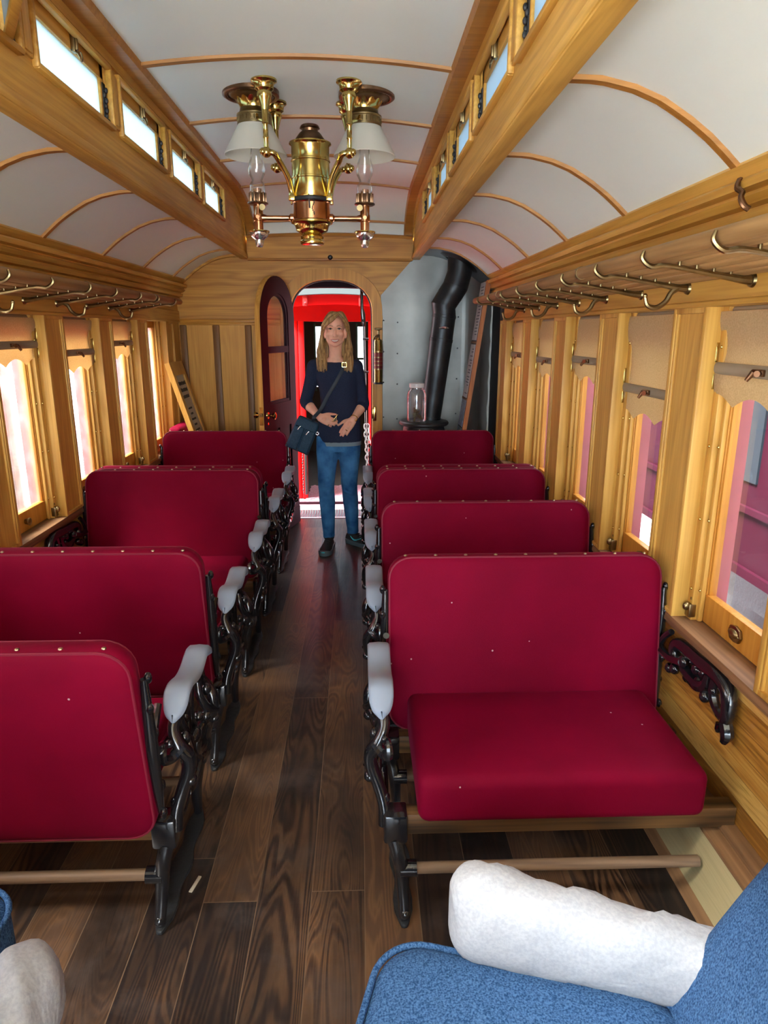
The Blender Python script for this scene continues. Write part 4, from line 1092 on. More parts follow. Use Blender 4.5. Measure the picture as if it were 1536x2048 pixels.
for t_, nm in ((TH, 'door_knob'), (-TH, 'door_knob')):
    e = 1 if t_ > 0 else -1
    mb = MB(); uk, zk = DW - 0.062, 0.965
    mb.tube([D(uk, zk, t_), D(uk, zk, t_ + e * 0.006), D(uk, zk, t_ + e * 0.010), D(uk, zk, t_ + e * 0.036), D(uk, zk, t_ + e * 0.044), D(uk, zk, t_ + e * 0.060), D(uk, zk, t_ + e * 0.068)], [0.026, 0.024, 0.010, 0.010, 0.022, 0.026, 0.012], 18)
    mb.tube([D(uk, zk - 0.06, t_), D(uk, zk - 0.06, t_ + e * 0.004)], 0.010, 12); mb.build(nm, 'brass', door)
mb = MB(); A = [D(DW + 0.001, z, t_) for z, t_ in ((0.90, -0.014), (1.03, -0.014), (1.03, 0.014), (0.90, 0.014))]; B = [D(DW + 0.005, z, t_) for z, t_ in ((0.90, -0.014), (1.03, -0.014), (1.03, 0.014), (0.90, 0.014))]
mb.rings([A, B]); mb.obox(D(DW + 0.010, 0.975, 0), (0.02, 0.02, 0.026)); mb.build('lock_plate', 'brass', door, smooth=0)

# brass strike on the right jamb
mb = MB(); mb.box(0.322, 0.352, YE - 0.036, YE - 0.018, 0.856, 0.972, 0.004); mb.box(0.316, 0.326, YE - 0.05, YE - 0.02, 0.875, 0.955, 0.002)
mb.build('strike_plate', 'brass', label='narrow brass strike plate on the right door jamb below the brass cylinder', cat='latch', origin=(0.337, YE - 0.03, 0.86))
# brass pump fire extinguisher on the jamb
fx, fy = 0.366, YE - 0.062
fe = thing('fire_extinguisher', (fx, fy, 1.16), 'brass pump fire extinguisher mounted on the right door jamb', 'fire extinguisher')
mb = MB(); mb.lathe([(0.030, 1.158), (0.037, 1.160), (0.037, 1.172), (0.0345, 1.176), (0.0345, 1.485), (0.030, 1.496), (0.016, 1.503), (0.012, 1.512)], (fx, fy, 0), 28); mb.build('cylinder', 'brass', fe)
mb = MB(); mb.lathe([(0.0375, 1.154), (0.0375, 1.170), (0.03, 1.172)], (fx, fy, 0), 28); mb.build('black_base_ring', 'blackmat', fe)
mb = MB(); mb.lathe([(0.012, 1.505), (0.012, 1.530), (0.015, 1.534), (0.008, 1.540), (0.008, 1.566), (0.016, 1.572)], (fx, fy, 0), 16); mb.obox((fx, fy, 1.580), (0.066, 0.018, 0.014), None, 0.006)
mb.tube([(fx - 0.012, fy, 1.52), (fx - 0.026, fy, 1.518), (fx - 0.034, fy, 1.500)], 0.008, 8, sub=3); mb.build('pump_handle', 'brass_old', fe)
mb = MB(); mb.lathe([(0.0352, 1.268), (0.0352, 1.398)], (fx, fy, 0), 28, cap=False); mb.build('label_band', 'label_red', fe)
mb = MB()
for z in (1.30, 1.33, 1.36): mb.lathe([(0.0354, z), (0.0354, z + 0.006)], (fx, fy, 0), 28, cap=False)
for z in (1.265, 1.40): mb.lathe([(0.0354, z), (0.0354, z + 0.012)], (fx, fy, 0), 28, cap=False)
mb.build('label_lettering', 'brass_old', fe)
mb = MB(); mb.box(fx - 0.046, fx - 0.036, fy - 0.004, YE - 0.02, 1.165, 1.50, 0.002); mb.box(fx - 0.04, fx + 0.04, fy + 0.030, YE - 0.02, 1.19, 1.48, 0.002)
for e in (-1, 1): mb.box(fx + e * 0.036 - 0.003, fx + e * 0.036 + 0.003, fy - 0.006, fy + 0.02, 1.465, 1.478)
mb.build('mounting_bracket', 'padwhite', fe)

# ------------------------------------------------------------------ stove, pipe, jar, leaning boards, bench
sx, sy = 0.704, 5.17
st = thing('cast_iron_stove', (sx, sy, 0), 'dark cast iron stove in the metal lined corner, holding a glass jar', 'stove')
mb = MB(); mb.lathe([(0.15, 0.10), (0.158, 0.12), (0.158, 0.30), (0.145, 0.33), (0.145, 0.36), (0.160, 0.50), (0.164, 0.62), (0.162, 0.76), (0.158, 0.845), (0.150, 0.875)], (sx, sy, 0), 36); mb.build('firepot', 'stove', st)
mb = MB(); mb.lathe([(0.150, 0.868), (0.178, 0.874), (0.188, 0.884), (0.188, 0.896), (0.178, 0.906), (0.150, 0.908), (0.02, 0.910)], (sx, sy, 0), 40); mb.build('top_plate', 'stove', st)
mb = MB(); mb.lathe([(0.15, 0.32), (0.165, 0.335), (0.15, 0.35)], (sx, sy, 0), 36); mb.lathe([(0.162, 0.60), (0.169, 0.615), (0.162, 0.63)], (sx, sy, 0), 36); mb.build('belly_band', 'stove', st)
mb = MB(); mb.box(sx - 0.07, sx + 0.07, sy - 0.175, sy - 0.13, 0.42, 0.58, 0.01); mb.build('fire_door', 'stove', st)
for a in (45, 135, 225, 315):
    c, s_ = math.cos(rad(a)), math.sin(rad(a)); mb = MB(); mb.tube([(sx + 0.13 * c, sy + 0.13 * s_, 0.13), (sx + 0.16 * c, sy + 0.16 * s_, 0.06), (sx + 0.17 * c, sy + 0.17 * s_, 0.0)], [0.025, 0.018, 0.022], 10, sub=4); mb.build('leg', 'stove', st)
sp = thing('stovepipe', (0.755, 5.22, 0.91), 'dark iron stovepipe rising from the stove and elbowing into the deck', 'stovepipe')
def seg_ring(c, ax, r, n=28):
    ax = V(ax).normalized(); u = V((0, 1, 0)); u = (u - ax * u.dot(ax)).normalized(); w_ = ax.cross(u)
    return [V(c) + (u * math.cos(2 * PI * k / n) + w_ * math.sin(2 * PI * k / n)) * r for k in range(n)]
pb, pm, pt_ = V((0.758, 5.22, 0.908)), V((0.826, 5.22, 1.50)), V((0.838, 5.22, 1.745))
d1 = (pm - pb).normalized(); d2 = V((0.50, 0.02, 1.0)).normalized(); pe2 = pt_ + V((0.085, 0, 0.135)); top_ = pe2 + V((0.030, 0.0, 0.22))
mb = MB(); mb.rings([seg_ring(pb, d1, 0.080), seg_ring(pb + d1 * 0.02, d1, 0.080), seg_ring(pb + d1 * 0.021, d1, 0.077), seg_ring(pm, d1, 0.087)]); mb.build('lower_pipe', 'pipe', sp, smooth=50)
mb = MB(); mb.rings([seg_ring(pm - d1 * 0.012, d1, 0.090), seg_ring(pm + d1 * 0.010, d1, 0.090), seg_ring(pm + d1 * 0.012, d1, 0.0865), seg_ring(pm + d1 * 0.16, d1, 0.0865), seg_ring(pm + d1 * 0.162, d1, 0.090), seg_ring(pm + d1 * 0.18, d1, 0.090), seg_ring(pm + d1 * 0.182, d1, 0.0875), seg_ring(pt_, d1 + d2 * 0.6, 0.092)]); mb.build('damper_pipe', 'pipe', sp, smooth=50)
mb = MB(); mb.rings([seg_ring(pt_, d1 + d2 * 0.6, 0.093), seg_ring(pt_.lerp(pe2, 0.5), d2, 0.090), seg_ring(pt_.lerp(pe2, 0.52), d2, 0.092), seg_ring(pe2, d2 + d1 * 0.7, 0.093)]); mb.build('elbow', 'pipe', sp, smooth=50)
mb = MB(); mb.rings([seg_ring(pe2, d2 + d1 * 0.7, 0.093), seg_ring(pe2 + V((0.03, 0, 0.10)), d1, 0.090), seg_ring(top_, d1, 0.090)]); mb.build('upper_pipe', 'pipe', sp, smooth=50)
mb = MB(); c_ = pm + d1 * 0.085 + V((0, -0.088, 0)); mb.tube([c_ + V((-0.035, 0, 0)), c_ + V((-0.012, -0.008, 0.004)), c_ + V((0.012, -0.008, 0.004)), c_ + V((0.035, 0, 0))], [0.004, 0.010, 0.010, 0.004], 8, sub=3); mb.build('damper_handle', 'silver', sp)
mb = MB(); rings = []
for k in range(33):
    a = 2 * PI * k / 32; x = 0.945 + 0.135 * math.cos(a); y = 5.23 + 0.15 * math.sin(a); x2 = 0.945 + 0.098 * math.cos(a); y2 = 5.23 + 0.105 * math.sin(a)
    rings.append([(x, y, deck_z(min(x, 1.18)) - 0.010), (x2, y2, deck_z(min(x2, 1.18)) - 0.030)])
mb.rings(rings, closed_ring=False, cap0=False, cap1=False); mb.build('roof_collar', 'pipe', sp)
# jar
jx, jy, jz = 0.640, 5.085, 0.911
jar = thing('glass_jar', (jx, jy, jz), 'large clear glass jar with white lid standing on the stove top', 'jar')
mb = MB(); mb.lathe([(0.01, jz + 0.002), (0.066, jz + 0.003), (0.072, jz + 0.012), (0.072, jz + 0.195), (0.066, jz + 0.222), (0.050, jz + 0.240), (0.050, jz + 0.262)], (jx, jy, 0), 32, cap=False); mb.build('jar_body', 'clear', jar)
mb = MB(); mb.lathe([(0.053, jz + 0.250), (0.056, jz + 0.252), (0.056, jz + 0.278), (0.052, jz + 0.282), (0.001, jz + 0.283)], (jx, jy, 0), 28); mb.build('jar_lid', 'white_plain', jar)
for i, (a, h) in enumerate(((0.3, 0.04), (1.6, 0.055), (2.7, 0.03), (0.9, 0.078))):
    mb = MB(); R_ = Euler((0.5 + a, 0.3 * a, a)).to_matrix()
    mb.sheet(lambda u, v: V((jx + 0.012 * math.cos(a * 3), jy, jz + h)) + R_ @ V(((u - 0.5) * 0.075, (v - 0.5) * 0.038, 0.012 * math.sin(u * 5 + a))), 8, 4, 0.001)
    mb.build('crumpled_note', 'note', label=['folded green banknote at the bottom of the glass jar', 'crumpled banknote leaning against the jar side', 'flat greyish note lying under the others in the jar', 'crumpled banknote on top of the pile in the jar'][i], cat='banknote', group='banknotes in the glass jar', origin=(jx, jy, jz))
# display board leaning on the right
def lean_board(name, label, cat, pb0, pt0, y0, y1, frame_mat, th=0.02):
    r0 = thing(name, (pb0[0], (y0 + y1) / 2, pb0[1]), label, cat)
    ax = V((pt0[0] - pb0[0], 0, pt0[1] - pb0[1])); L = ax.length; ax.normalize(); yv = V((0, 1, 0))
    nrm = yv.cross(ax)
    if nrm.x * pt0[0] > 0: nrm = -nrm           # faces the car's centre line
    o = V((pb0[0], y0, pb0[1]))
    def Q(w_, l, t_): return o + yv * w_ + ax * l + nrm * t_
    def slab(mb, w0, w1, l0, l1, t0, t1):
        mb.rings([[Q(w0, l0, t0), Q(w1, l0, t0), Q(w1, l1, t0), Q(w0, l1, t0)], [Q(w0, l0, t1), Q(w1, l0, t1), Q(w1, l1, t1), Q(w0, l1, t1)]])
    return r0, Q, slab, L, y1 - y0
pn, Q, slab, L, W = lean_board('display_board', 'tall narrow board of photos and text leaning in the right corner by the stovepipe', 'display board', (0.868, 0.012), (1.122, 1.905), 4.945, 5.20, 'rail')
mb = MB(); slab(mb, 0, W, 0, L, 0, 0.010); mb.build('black_backing', 'blackmat', pn, smooth=0)
mb = MB(); slab(mb, -0.014, 0.004, 0, L, -0.012, 0.018); mb.build('wooden_edge', wood('board_edge', lin(140, 82, 42), lin(190, 120, 64), 'Z'), pn, smooth=0)
spans = [(1.50, 1.905), (1.085, 1.47), (0.87, 1.07), (0.665, 0.86), (0.30, 0.64)]
for i, (a, b) in enumerate(spans):
    mb = MB(); slab(mb, 0.07, W, a, b, 0.010, 0.013); sh = mb.build('printed_sheet', 'paper' if i < 2 else 'photo', pn, smooth=0)
    if i < 2:
        mb = MB(); r2 = random.Random(i)
        l = b - 0.03
        while l > a + 0.03:
            slab(mb, 0.09, 0.09 + r2.uniform(0.06, 0.13), l - 0.008, l, 0.013, 0.0135); l -= 0.022 if i == 0 else r2.choice((0.02, 0.03, 0.06))
        mb.build('lettering', simple('grey_ink_%d' % i, (0.25, 0.26, 0.28), 0.7), sh, smooth=0)
for l in (1.485, 1.077, 0.652):
    mb = MB(); slab(mb, 0.0, W, l - 0.008, l + 0.006, 0.008, 0.016); mb.build('cross_strip', 'oak_old', pn, smooth=0)
# framed rules sign leaning on the left
fs, Q, slab, L, W = lean_board('framed_sign', 'wood framed printed sign leaning against the left wall behind the farthest seat', 'sign', (-0.790, 0.012), (-1.172, 1.335), 5.04, 5.40, 'oak_z')
mb = MB(); slab(mb, 0.02, W - 0.02, 0.02, L - 0.02, 0, 0.010); mb.build('print', 'paper2', fs, smooth=0)
mb = MB()
for (w0, w1, l0, l1) in ((0, 0.055, 0, L), (W - 0.055, W, 0, L), (0.05, W - 0.05, L - 0.10, L), (0.05, W - 0.05, 0, 0.06)): slab(mb, w0, w1, l0, l1, -0.012, 0.024)
mb.build('frame', 'oak_z', fs, smooth=0)
mb = MB(); r2 = random.Random(5)
def letters(mb, l, w0, w1, h, dens):
    w_ = w0
    while w_ < w1:
        k = r2.uniform(0.006, 0.014) * dens; slab(mb, w_, w_ + k, l, l + h * r2.uniform(0.75, 1.0), 0.0102, 0.0108); w_ += k + 0.004 * dens
for l, w0, w1, h in ((L - 0.175, 0.075, W - 0.07, 0.030), (L - 0.225, 0.085, W - 0.08, 0.030), (L - 0.275, 0.10, W - 0.09, 0.026)): letters(mb, l, w0, w1, h, 1.0)
l = L - 0.36
while l > 0.15:
    a = r2.uniform(0.02, 0.06); letters(mb, l, 0.09 + a, W - 0.09 - a, 0.016, 0.9); l -= 0.042
mb.build('lettering', 'ink', fs, smooth=0)
# lengthwise bench behind the sign
bn = thing('corner_bench', (-1.0, 5.25, 0), 'small crimson bench in the far left corner, mostly hidden behind the framed sign', 'bench')
mb = MB(); mb.box(-1.176, -1.085, 4.975, 5.53, 0.44, 0.885, 0.03, 4); bb = mb.build('backrest', 'velvet', bn, smooth=60)
mb = MB(); mb.tube([(-1.10, 4.985, 0.46), (-1.10, 4.985, 0.855), (-1.13, 4.985, 0.872), (-1.16, 4.985, 0.855)], 0.004, 6); mb.build('piping', 'piping', bb)
mb = MB(); mb.box(-1.085, -0.945, 4.99, 5.53, 0.30, 0.42, 0.03, 3); mb.build('seat', 'velvet', bn, smooth=60)
mb = MB(); mb.box(-1.146, -0.93, 5.01, 5.52, 0.0, 0.30, 0.004); mb.build('base', 'oak_old', bn, smooth=0)

# ------------------------------------------------------------------ armchairs in front
def armchair(name, label, centre, ang, W, dep, armz, slope, seat_ext, lean=0.10, inset=0.075):
    """local frame: +y forward (the way the sitter looks), x to the sitter's right"""
    ch = thing(name, (centre[0], centre[1], 0), label, 'armchair', None)
    Rz = Matrix.Rotation(ang, 4, 'Z'); T = Matrix.Translation((centre[0], centre[1], 0)) @ Rz
    def put(mb, nm, mat, smooth=60, parent=None):
        bmesh.ops.transform(mb.bm, matrix=T, verts=mb.bm.verts[:]); return mb.build(nm, mat, parent or ch, smooth=smooth)
    hw = W / 2
    def sculpt(mb, fn):
        for v in mb.bm.verts: v.co = fn(v.co)
    mb = MB(); poly = rounded_rect(-hw + inset, hw - inset, -dep / 2, dep / 2 + seat_ext, 0.085, 8)
    rings = []
    for z, ins in ((0.30, 0.02), (0.31, 0.004), (0.33, 0.0), (0.455, 0.0), (0.475, 0.006), (0.487, 0.022), (0.493, 0.05), (0.498, 0.12)):
        k = 1 - ins / (hw - 0.08); rings.append([(x * k, (y - seat_ext / 2) * (1 - ins / (dep / 2)) + seat_ext / 2, z) for x, y in poly])
    mb.rings(rings); seat = put(mb, 'seat_cushion', 'bluecloth')
    mb = MB(); mb.tube([(x * 0.99, y, 0.477) for x, y in poly], 0.006, 8, closed=True); put(mb, 'seat_piping', 'bluecloth', parent=seat)
    mb = MB(); mb.box(-hw + 0.06, hw - 0.06, -dep / 2, dep / 2, 0.14, 0.31, 0.02); put(mb, 'seat_base', 'bluecloth')
    # reclined back
    mb = MB(); rings = []
    for i in range(13):
        t_ = i / 12; z = 0.30 + 0.80 * t_; y = -dep / 2 + 0.015 - lean * t_ + 0.02 * math.sin(PI * t_); w = hw * (0.98 - 0.06 * t_ ** 3); th = 0.085 * (1 if i < 11 else (0.75 if i == 11 else 0.4))
        rings.append([(x, y + yy, z) for x, yy in rounded_rect(-w, w, -th, th, th * 0.95, 6)])
    mb.rings(rings); put(mb, 'backrest', 'bluecloth')
    for e in (-1, 1):
        mb = MB(); rings = []
        # padded arm wearing a linen sleeve: fat rounded front, slumping towards the back
        n = 22; r2 = random.Random(3 + e)
        y_f, y_b = dep / 2 - 0.005, -dep / 2 - 0.06
        for i in range(31):
            t_ = (i / 30) ** 1.7; y = y_f + (y_b - y_f) * t_
            zt = armz - slope * t_ ** 0.8; half = 0.060 - 0.012 * t_; zb = 0.46
            grow = math.sqrt(max(0.0, 1 - (1 - min(1, t_ / 0.13)) ** 2)); grow = max(grow, 0.12)
            ring = []
            for k in range(n):
                a = 2 * PI * k / n; c, s_ = math.cos(a), math.sin(a)
                px = half * grow * math.copysign(abs(c) ** 0.8, c); h = (zt - zb) / 2
                pz = (zt + zb) / 2 + h * (0.42 + 0.58 * grow) * math.copysign(abs(s_) ** 0.75, s_)
                wr = 0.005 * math.sin(17 * t_ * (1 + 0.2 * s_) + 3 * a + e) * (0.4 + t_) + 0.004 * math.sin(43 * t_ + 5 * a)
                wr *= min(1.0, t_ / 0.12)
                ring.append((e * (hw - 0.055) + px * (1 + wr * 6), y + wr, pz + wr))
            rings.append(ring)
        mb.rings(rings)
        mb2 = put(mb, 'arm_sleeve', 'linen', 70)
    for ex in (-1, 1):
        for ey in (-1, 1):
            mb = MB(); mb.cyl((ex * (hw - 0.10), ey * (dep / 2 - 0.06), 0.0), (ex * (hw - 0.10), ey * (dep / 2 - 0.06), 0.15), 0.018, 0.026, 12); put(mb, 'leg', 'oak_dark')
    return ch
# ------------------------------------------------------------------ outside the car
mb = MB(); mb.sheet(lambda u, v: (-22 + 44 * u, -14 + 40 * v, -1.05 + 0.02 * math.sin(u * 60) * math.cos(v * 50)), 60, 60)
mb.build('ground', 'gravel', kind='structure')
# railcar coupled ahead, seen through the doorway
rc = thing('red_railcar', (0, 6.5, 0), 'bright red railcar end with open doorway, seen beyond the arched door', 'railcar')
YR = 6.45
mb = MB()
for x0, x1 in ((-1.3, -0.385), (0.415, 1.3)): mb.box(x0, x1, YR, YR + 0.06, -0.05, 1.92)
mb.box(-0.40, 0.43, YR, YR + 0.06, 1.655, 1.92); mb.build('end_wall', 'red', rc, smooth=0)
mb = MB()
for x0, x1, d in ((-0.385, -0.345, 0.03), (-0.338, -0.290, 0.045), (0.300, 0.345, 0.045), (0.352, 0.40, 0.03)): mb.box(x0, x1, YR - d, YR + 0.05, 0.0, 1.665, 0.006)
mb.build('door_posts', simple('light_red_paint', lin(200, 14, 18), 0.55, Specular_IOR_Level=0.15), rc, smooth=30)
mb = MB(); n = 16
lo_ = [(-0.41 + 0.83 * i / n, 1.652 - 0.008 * math.sin(PI * i / n) + 0.0) for i in range(n + 1)]; hi_ = [(x, 1.795 - 0.02 * ((x - 0.0) / 0.42) ** 2 + 0.014) for x, z in reversed(lo_)]
mb.prism(lo_ + hi_, YR - 0.09, YR, 'XZ'); mb.build('curved_header', simple('deep_red_paint', lin(160, 1, 3), 0.6, Specular_IOR_Level=0.1), rc, smooth=0)
mb = MB(); lo_ = [(-0.46 + 0.93 * i / n, 1.792 - 0.03 * ((-0.46 + 0.93 * i / n) / 0.46) ** 2) for i in range(n + 1)]; hi_ = [(x, z + 0.085) for x, z in reversed(lo_)]
mb.prism(lo_ + hi_, YR - 0.20, YR - 0.02, 'XZ', 0.004); mb.build('roof_fascia', simple('fascia_red_paint', lin(196, 10, 16), 0.55, Specular_IOR_Level=0.12), rc, smooth=0)
mb = MB(); mb.prism([(x, z + 0.082) for x, z in lo_] + [(x, z + 0.15) for x, z in reversed(lo_)], YR - 0.24, YR, 'XZ', 0.004); mb.build('roof_edge', 'grate', rc, smooth=0)
for x in (-0.255, 0.235):
    mb = MB(); mb.box(x - 0.020, x + 0.020, YR - 0.226, YR - 0.205, 1.775, 1.90, 0.002); mb.ell((x + 0.004, YR - 0.23, 1.80), (0.010, 0.006, 0.010), u=8, v=6); mb.build('roof_strap', simple('strap_red_%d' % int(x * 100 + 50), lin(170, 50, 52), 0.6, Specular_IOR_Level=0.15), rc)
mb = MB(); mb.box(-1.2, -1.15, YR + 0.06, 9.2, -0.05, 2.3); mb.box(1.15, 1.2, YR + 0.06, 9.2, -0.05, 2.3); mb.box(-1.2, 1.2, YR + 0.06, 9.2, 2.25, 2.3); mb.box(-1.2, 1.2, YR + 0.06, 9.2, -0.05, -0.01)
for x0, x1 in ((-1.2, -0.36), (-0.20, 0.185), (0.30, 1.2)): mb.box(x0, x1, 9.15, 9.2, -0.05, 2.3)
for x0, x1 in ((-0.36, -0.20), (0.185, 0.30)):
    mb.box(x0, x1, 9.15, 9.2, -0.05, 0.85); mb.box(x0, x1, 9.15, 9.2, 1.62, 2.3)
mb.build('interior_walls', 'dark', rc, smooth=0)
for x0, x1 in ((-0.36, -0.20), (0.185, 0.30)):
    mb = MB()
    for a in (x0, x1): mb.box(a - 0.012, a + 0.012, 9.11, 9.15, 0.8, 1.66)
    mb.box(x0, x1, 9.11, 9.15, 1.20, 1.23); wf = mb.build('far_window', 'green', rc, smooth=0)
    mb = MB(); mb.box(x0, x1, 9.172, 9.176, 0.85, 1.62); mb.build('pane', 'pane', wf, smooth=0)
mb = MB(); mb.box(-0.31, -0.285, YR - 0.10, YR - 0.06, 0.05, 0.72, 0.004)
for k in range(26): mb.ell((-0.327 + 0.004 * (k % 2), YR - 0.09, 0.72 - k * 0.026), (0.008, 0.007, 0.013), u=6, v=5)
mb.build('gate_chain', 'iron_dull', rc)
mb = MB(); mb.box(-1.25, 1.25, 6.02, YR + 0.06, -0.10, -0.008); mb.build('end_platform', 'platform', rc, smooth=0)
mb = MB(); mb.box(-1.25, 1.25, 5.66, 5.985, -0.10, -0.012); mb.build('platform_deck', 'platform', kind='structure', smooth=0)
gr = thing('metal_grating', (0, 5.83, 0), 'grey slotted metal grating across the doorway threshold', 'grating')
mb = MB(); mb.box(-0.34, 0.34, 5.675, 5.70, -0.011, 0.006); mb.box(-0.34, 0.34, 5.955, 5.975, -0.011, 0.006); mb.build('border_strip', simple('pink_worn_strip', lin(220, 196, 204), 0.6), gr, smooth=0)
mb = MB()
for k in range(30):
    x = -0.33 + k * 0.0226; mb.tube([(x, 5.70, 0.001), (x + 0.012, 5.83, 0.003), (x + 0.006, 5.96, 0.001)], 0.007, 6, sub=3, flat=0.5)
mb.build('slot_bars', 'grate', gr)
mb = MB(); mb.box(-0.6, 0.6, 5.988, 6.018, -0.09, -0.02); mb.build('threshold_gap', 'blackmat', kind='structure', smooth=0)
mb = MB(); mb.box(-0.42, 0.42, 6.20, 6.235, -0.008, 0.012); mb.build('threshold_strip', 'maroon', rc, smooth=0)
mb = MB(); r2 = random.Random(2)
mb.sheet(lambda u, v: (-0.30 + 0.62 * u + (r2.uniform(-0.012, 0.012) if u in (0, 1) else 0), 6.26 + 0.72 * v + (r2.uniform(-0.015, 0.015) if v in (0, 1) else 0), -0.002 + r2.uniform(0, 0.006)), 30, 30, 0.004)
mb.build('pink_mat', 'rug', label='worn pink mat on the platform just inside the red doorway', cat='mat', origin=(0, 6.6, 0))
# hood of this car over the platform
mb = MB(); lo_ = [(-0.75 + 1.5 * i / n, 1.888 - 0.012 * math.cos(2 * PI * i / n)) for i in range(n + 1)]
mb.prism(lo_ + [(0.75, 2.30), (-0.75, 2.30)], 5.70, 5.82, 'XZ'); mb.build('trim_platform_hood', 'maroon', kind='structure', smooth=0)
mb = MB(); mb.box(-1.0, 1.0, YE + 0.09, 5.75, 1.97, 2.0); mb.build('trim_hood_ceiling', 'maroon', kind='structure', smooth=0)
# iron gate rod with its white chain on the right of the doorway
gd = thing('gate_rod', (0.268, 5.74, 0.45), 'black iron rod with flattened hook top beside the red doorway', 'gate rod')
mb = MB(); mb.prism([(0.226, 1.90), (0.228, 1.70), (0.234, 1.64), (0.246, 1.598), (0.262, 1.598), (0.270, 1.64), (0.268, 1.70), (0.254, 1.74), (0.250, 1.90)], 5.728, 5.745, 'XZ', 0.003); mb.ell((0.250, 5.726, 1.645), (0.010, 0.004, 0.012), u=10, v=6); mb.build('hook_plate', 'iron', gd)
mb = MB(); mb.tube([(0.254, 5.737, 1.605), (0.262, 5.737, 1.2), (0.268, 5.737, 0.79)], 0.0095, 10); mb.build('rod', 'iron', gd)
mb = MB()
for z in (1.50, 1.235, 0.80): mb.cyl((0.245, 5.735, z), (0.295, 5.735, z), 0.008, n=8)
mb.ell((0.243, 5.735, 1.235), (0.012, 0.01, 0.010)); mb.build('guide_eye', 'iron_dull', gd)
wc = thing('white_chain', (0.275, 5.70, 0.45), 'white painted chain hanging below the black gate rod', 'chain')
for col in range(2):
    for k in range(11):
        z = 0.79 - k * 0.033; x = 0.262 + col * 0.022 + 0.0015 * k + 0.003 * math.sin(k * 2.1)
        pts = []
        for j in range(12):
            a = 2 * PI * j / 12; v = V((0.010 * math.cos(a), 0, 0.022 * math.sin(a)))
            if k % 2: v = V((v.x * 0.35, v.x, v.z))
            pts.append(V((x, 5.700, z)) + v)
        mb = MB(); mb.tube(pts, 0.0048, 6, closed=True); mb.build('link', 'cwhite', wc)
# dark red railcar on the next track, right side
dr = thing('dark_red_railcar', (3.2, 1.5, -1.05), 'dark red railcar standing on the next track outside the right windows', 'railcar')
mb = MB()
XR = 2.75
mb.box(XR, XR + 2.6, -6, 5.9, 0.02, 2.9); mb.build('car_body', 'car_maroon', dr, smooth=0)
mb = MB(); mb.box(XR - 0.03, XR, -6, 5.9, 0.42, 0.46); mb.box(XR - 0.03, XR, -6, 5.9, 0.0, 0.06); mb.build('belt_rail', 'car_maroon', dr, smooth=0)
for k in range(6):
    y = -4.6 + k * 1.75; mb = MB(); mb.box(XR - 0.015, XR + 0.03, y, y + 1.15, 0.62, 1.75); mb.build('car_window', 'tealglass', dr, smooth=0)
mb = MB(); mb.box(XR + 0.1, XR + 2.4, -6, 5.8, -0.25, 0.02); mb.build('underframe', 'iron_dull', dr, smooth=0)
for y in (3.2, 4.6, -3.0):
    mb = MB(); rot = Matrix.Rotation(rad(90), 3, 'Y'); mb.lathe([(0.1, -0.06), (0.36, -0.06), (0.40, -0.03), (0.40, 0.04), (0.44, 0.05), (0.44, 0.07), (0.1, 0.07)], (XR + 0.35, y, -0.455), 28, rot); mb.build('wheel', 'iron_dull', dr)
tr = thing('railway_track', (2.9, 2, -1.0), 'pair of pale steel rails on the gravel outside the right windows', 'track')
for x in (2.35, 3.05, 4.5):
    mb = MB(); mb.box(x - 0.035, x + 0.035, -8, 16, -1.03, -0.90); mb.build('rail', simple('rail_steel_%d' % int(x * 100), (0.5, 0.52, 0.53), 0.4, 0.6), tr, smooth=0)
# left side: faded red freight car, information board
fr = thing('faded_red_boxcar', (-3.2, 2.5, -1.05), 'faded red boxcar with peeling paint outside the nearest left window', 'railcar')
XF = -2.35
t = NT('peeling_red_paint'); _c = t.coord(); _n = t.n('TexNoise', Scale=1.7, Detail=7.0, Roughness=0.6); t.t.links.new(_c, _n.inputs['Vector'])
t.set(Base_Color=t.mix(t.mapr(_n.outputs[0], 0.585, 0.615, 0, 1), lin(136, 34, 50), (0.6, 0.57, 0.57)), Roughness=0.7)
mb = MB(); mb.box(XF - 2.4, XF, 1.2, 5.02, -0.6, 2.2); mb.build('car_body', t.m, fr, smooth=0)
mb = MB(); mb.box(XF - 0.06, XF + 0.02, 5.02, 5.12, -0.6, 2.2); mb.build('corner_post', 'oak_old', fr, smooth=0)
mb = MB(); mb.box(XF - 2.4, XF, 1.2, 5.0, -0.85, -0.6); mb.build('underframe', 'iron_dull', fr, smooth=0)
for y in (2.0, 4.2):
    mb = MB(); rot = Matrix.Rotation(rad(90), 3, 'Y'); mb.lathe([(0.05, -0.06), (0.20, -0.06), (0.21, 0.05), (0.24, 0.06), (0.05, 0.06)], (XF - 0.3, y, -0.82), 24, rot); mb.build('wheel', 'iron_dull', fr)
ib = thing('information_board', (-2.62, 6.85, -1.05), 'white information board of printed lines outside the middle left window', 'sign')
mb = MB(); mb.box(-3.0, -2.22, 6.84, 6.87, -0.62, 0.735, 0.006); bd = mb.build('board', 'paper', ib, smooth=0)
mb = MB(); mb.box(-2.97, -2.27, 6.838, 6.841, -0.58, 0.70); mb.build('text_panel', simple('pale_blue_panel', lin(206, 214, 236), 0.6), bd, smooth=0)
mb = MB(); z = 0.63; r2 = random.Random(9); mb.box(-2.90, -2.36, 6.8365, 6.839, 0.635, 0.652); z = 0.595
while z > -0.5:
    mb.box(-2.92, -2.92 + r2.uniform(0.48, 0.60), 6.8365, 6.839, z - 0.009, z); z -= 0.026
mb.build('lettering', simple('blue_grey_ink', lin(110, 120, 150), 0.7), bd, smooth=0)
for x in (-2.9, -2.32):
    mb = MB(); mb.box(x - 0.03, x + 0.03, 6.86, 6.92, -1.05, 0.72); mb.build('post', 'padwhite', ib, smooth=0)

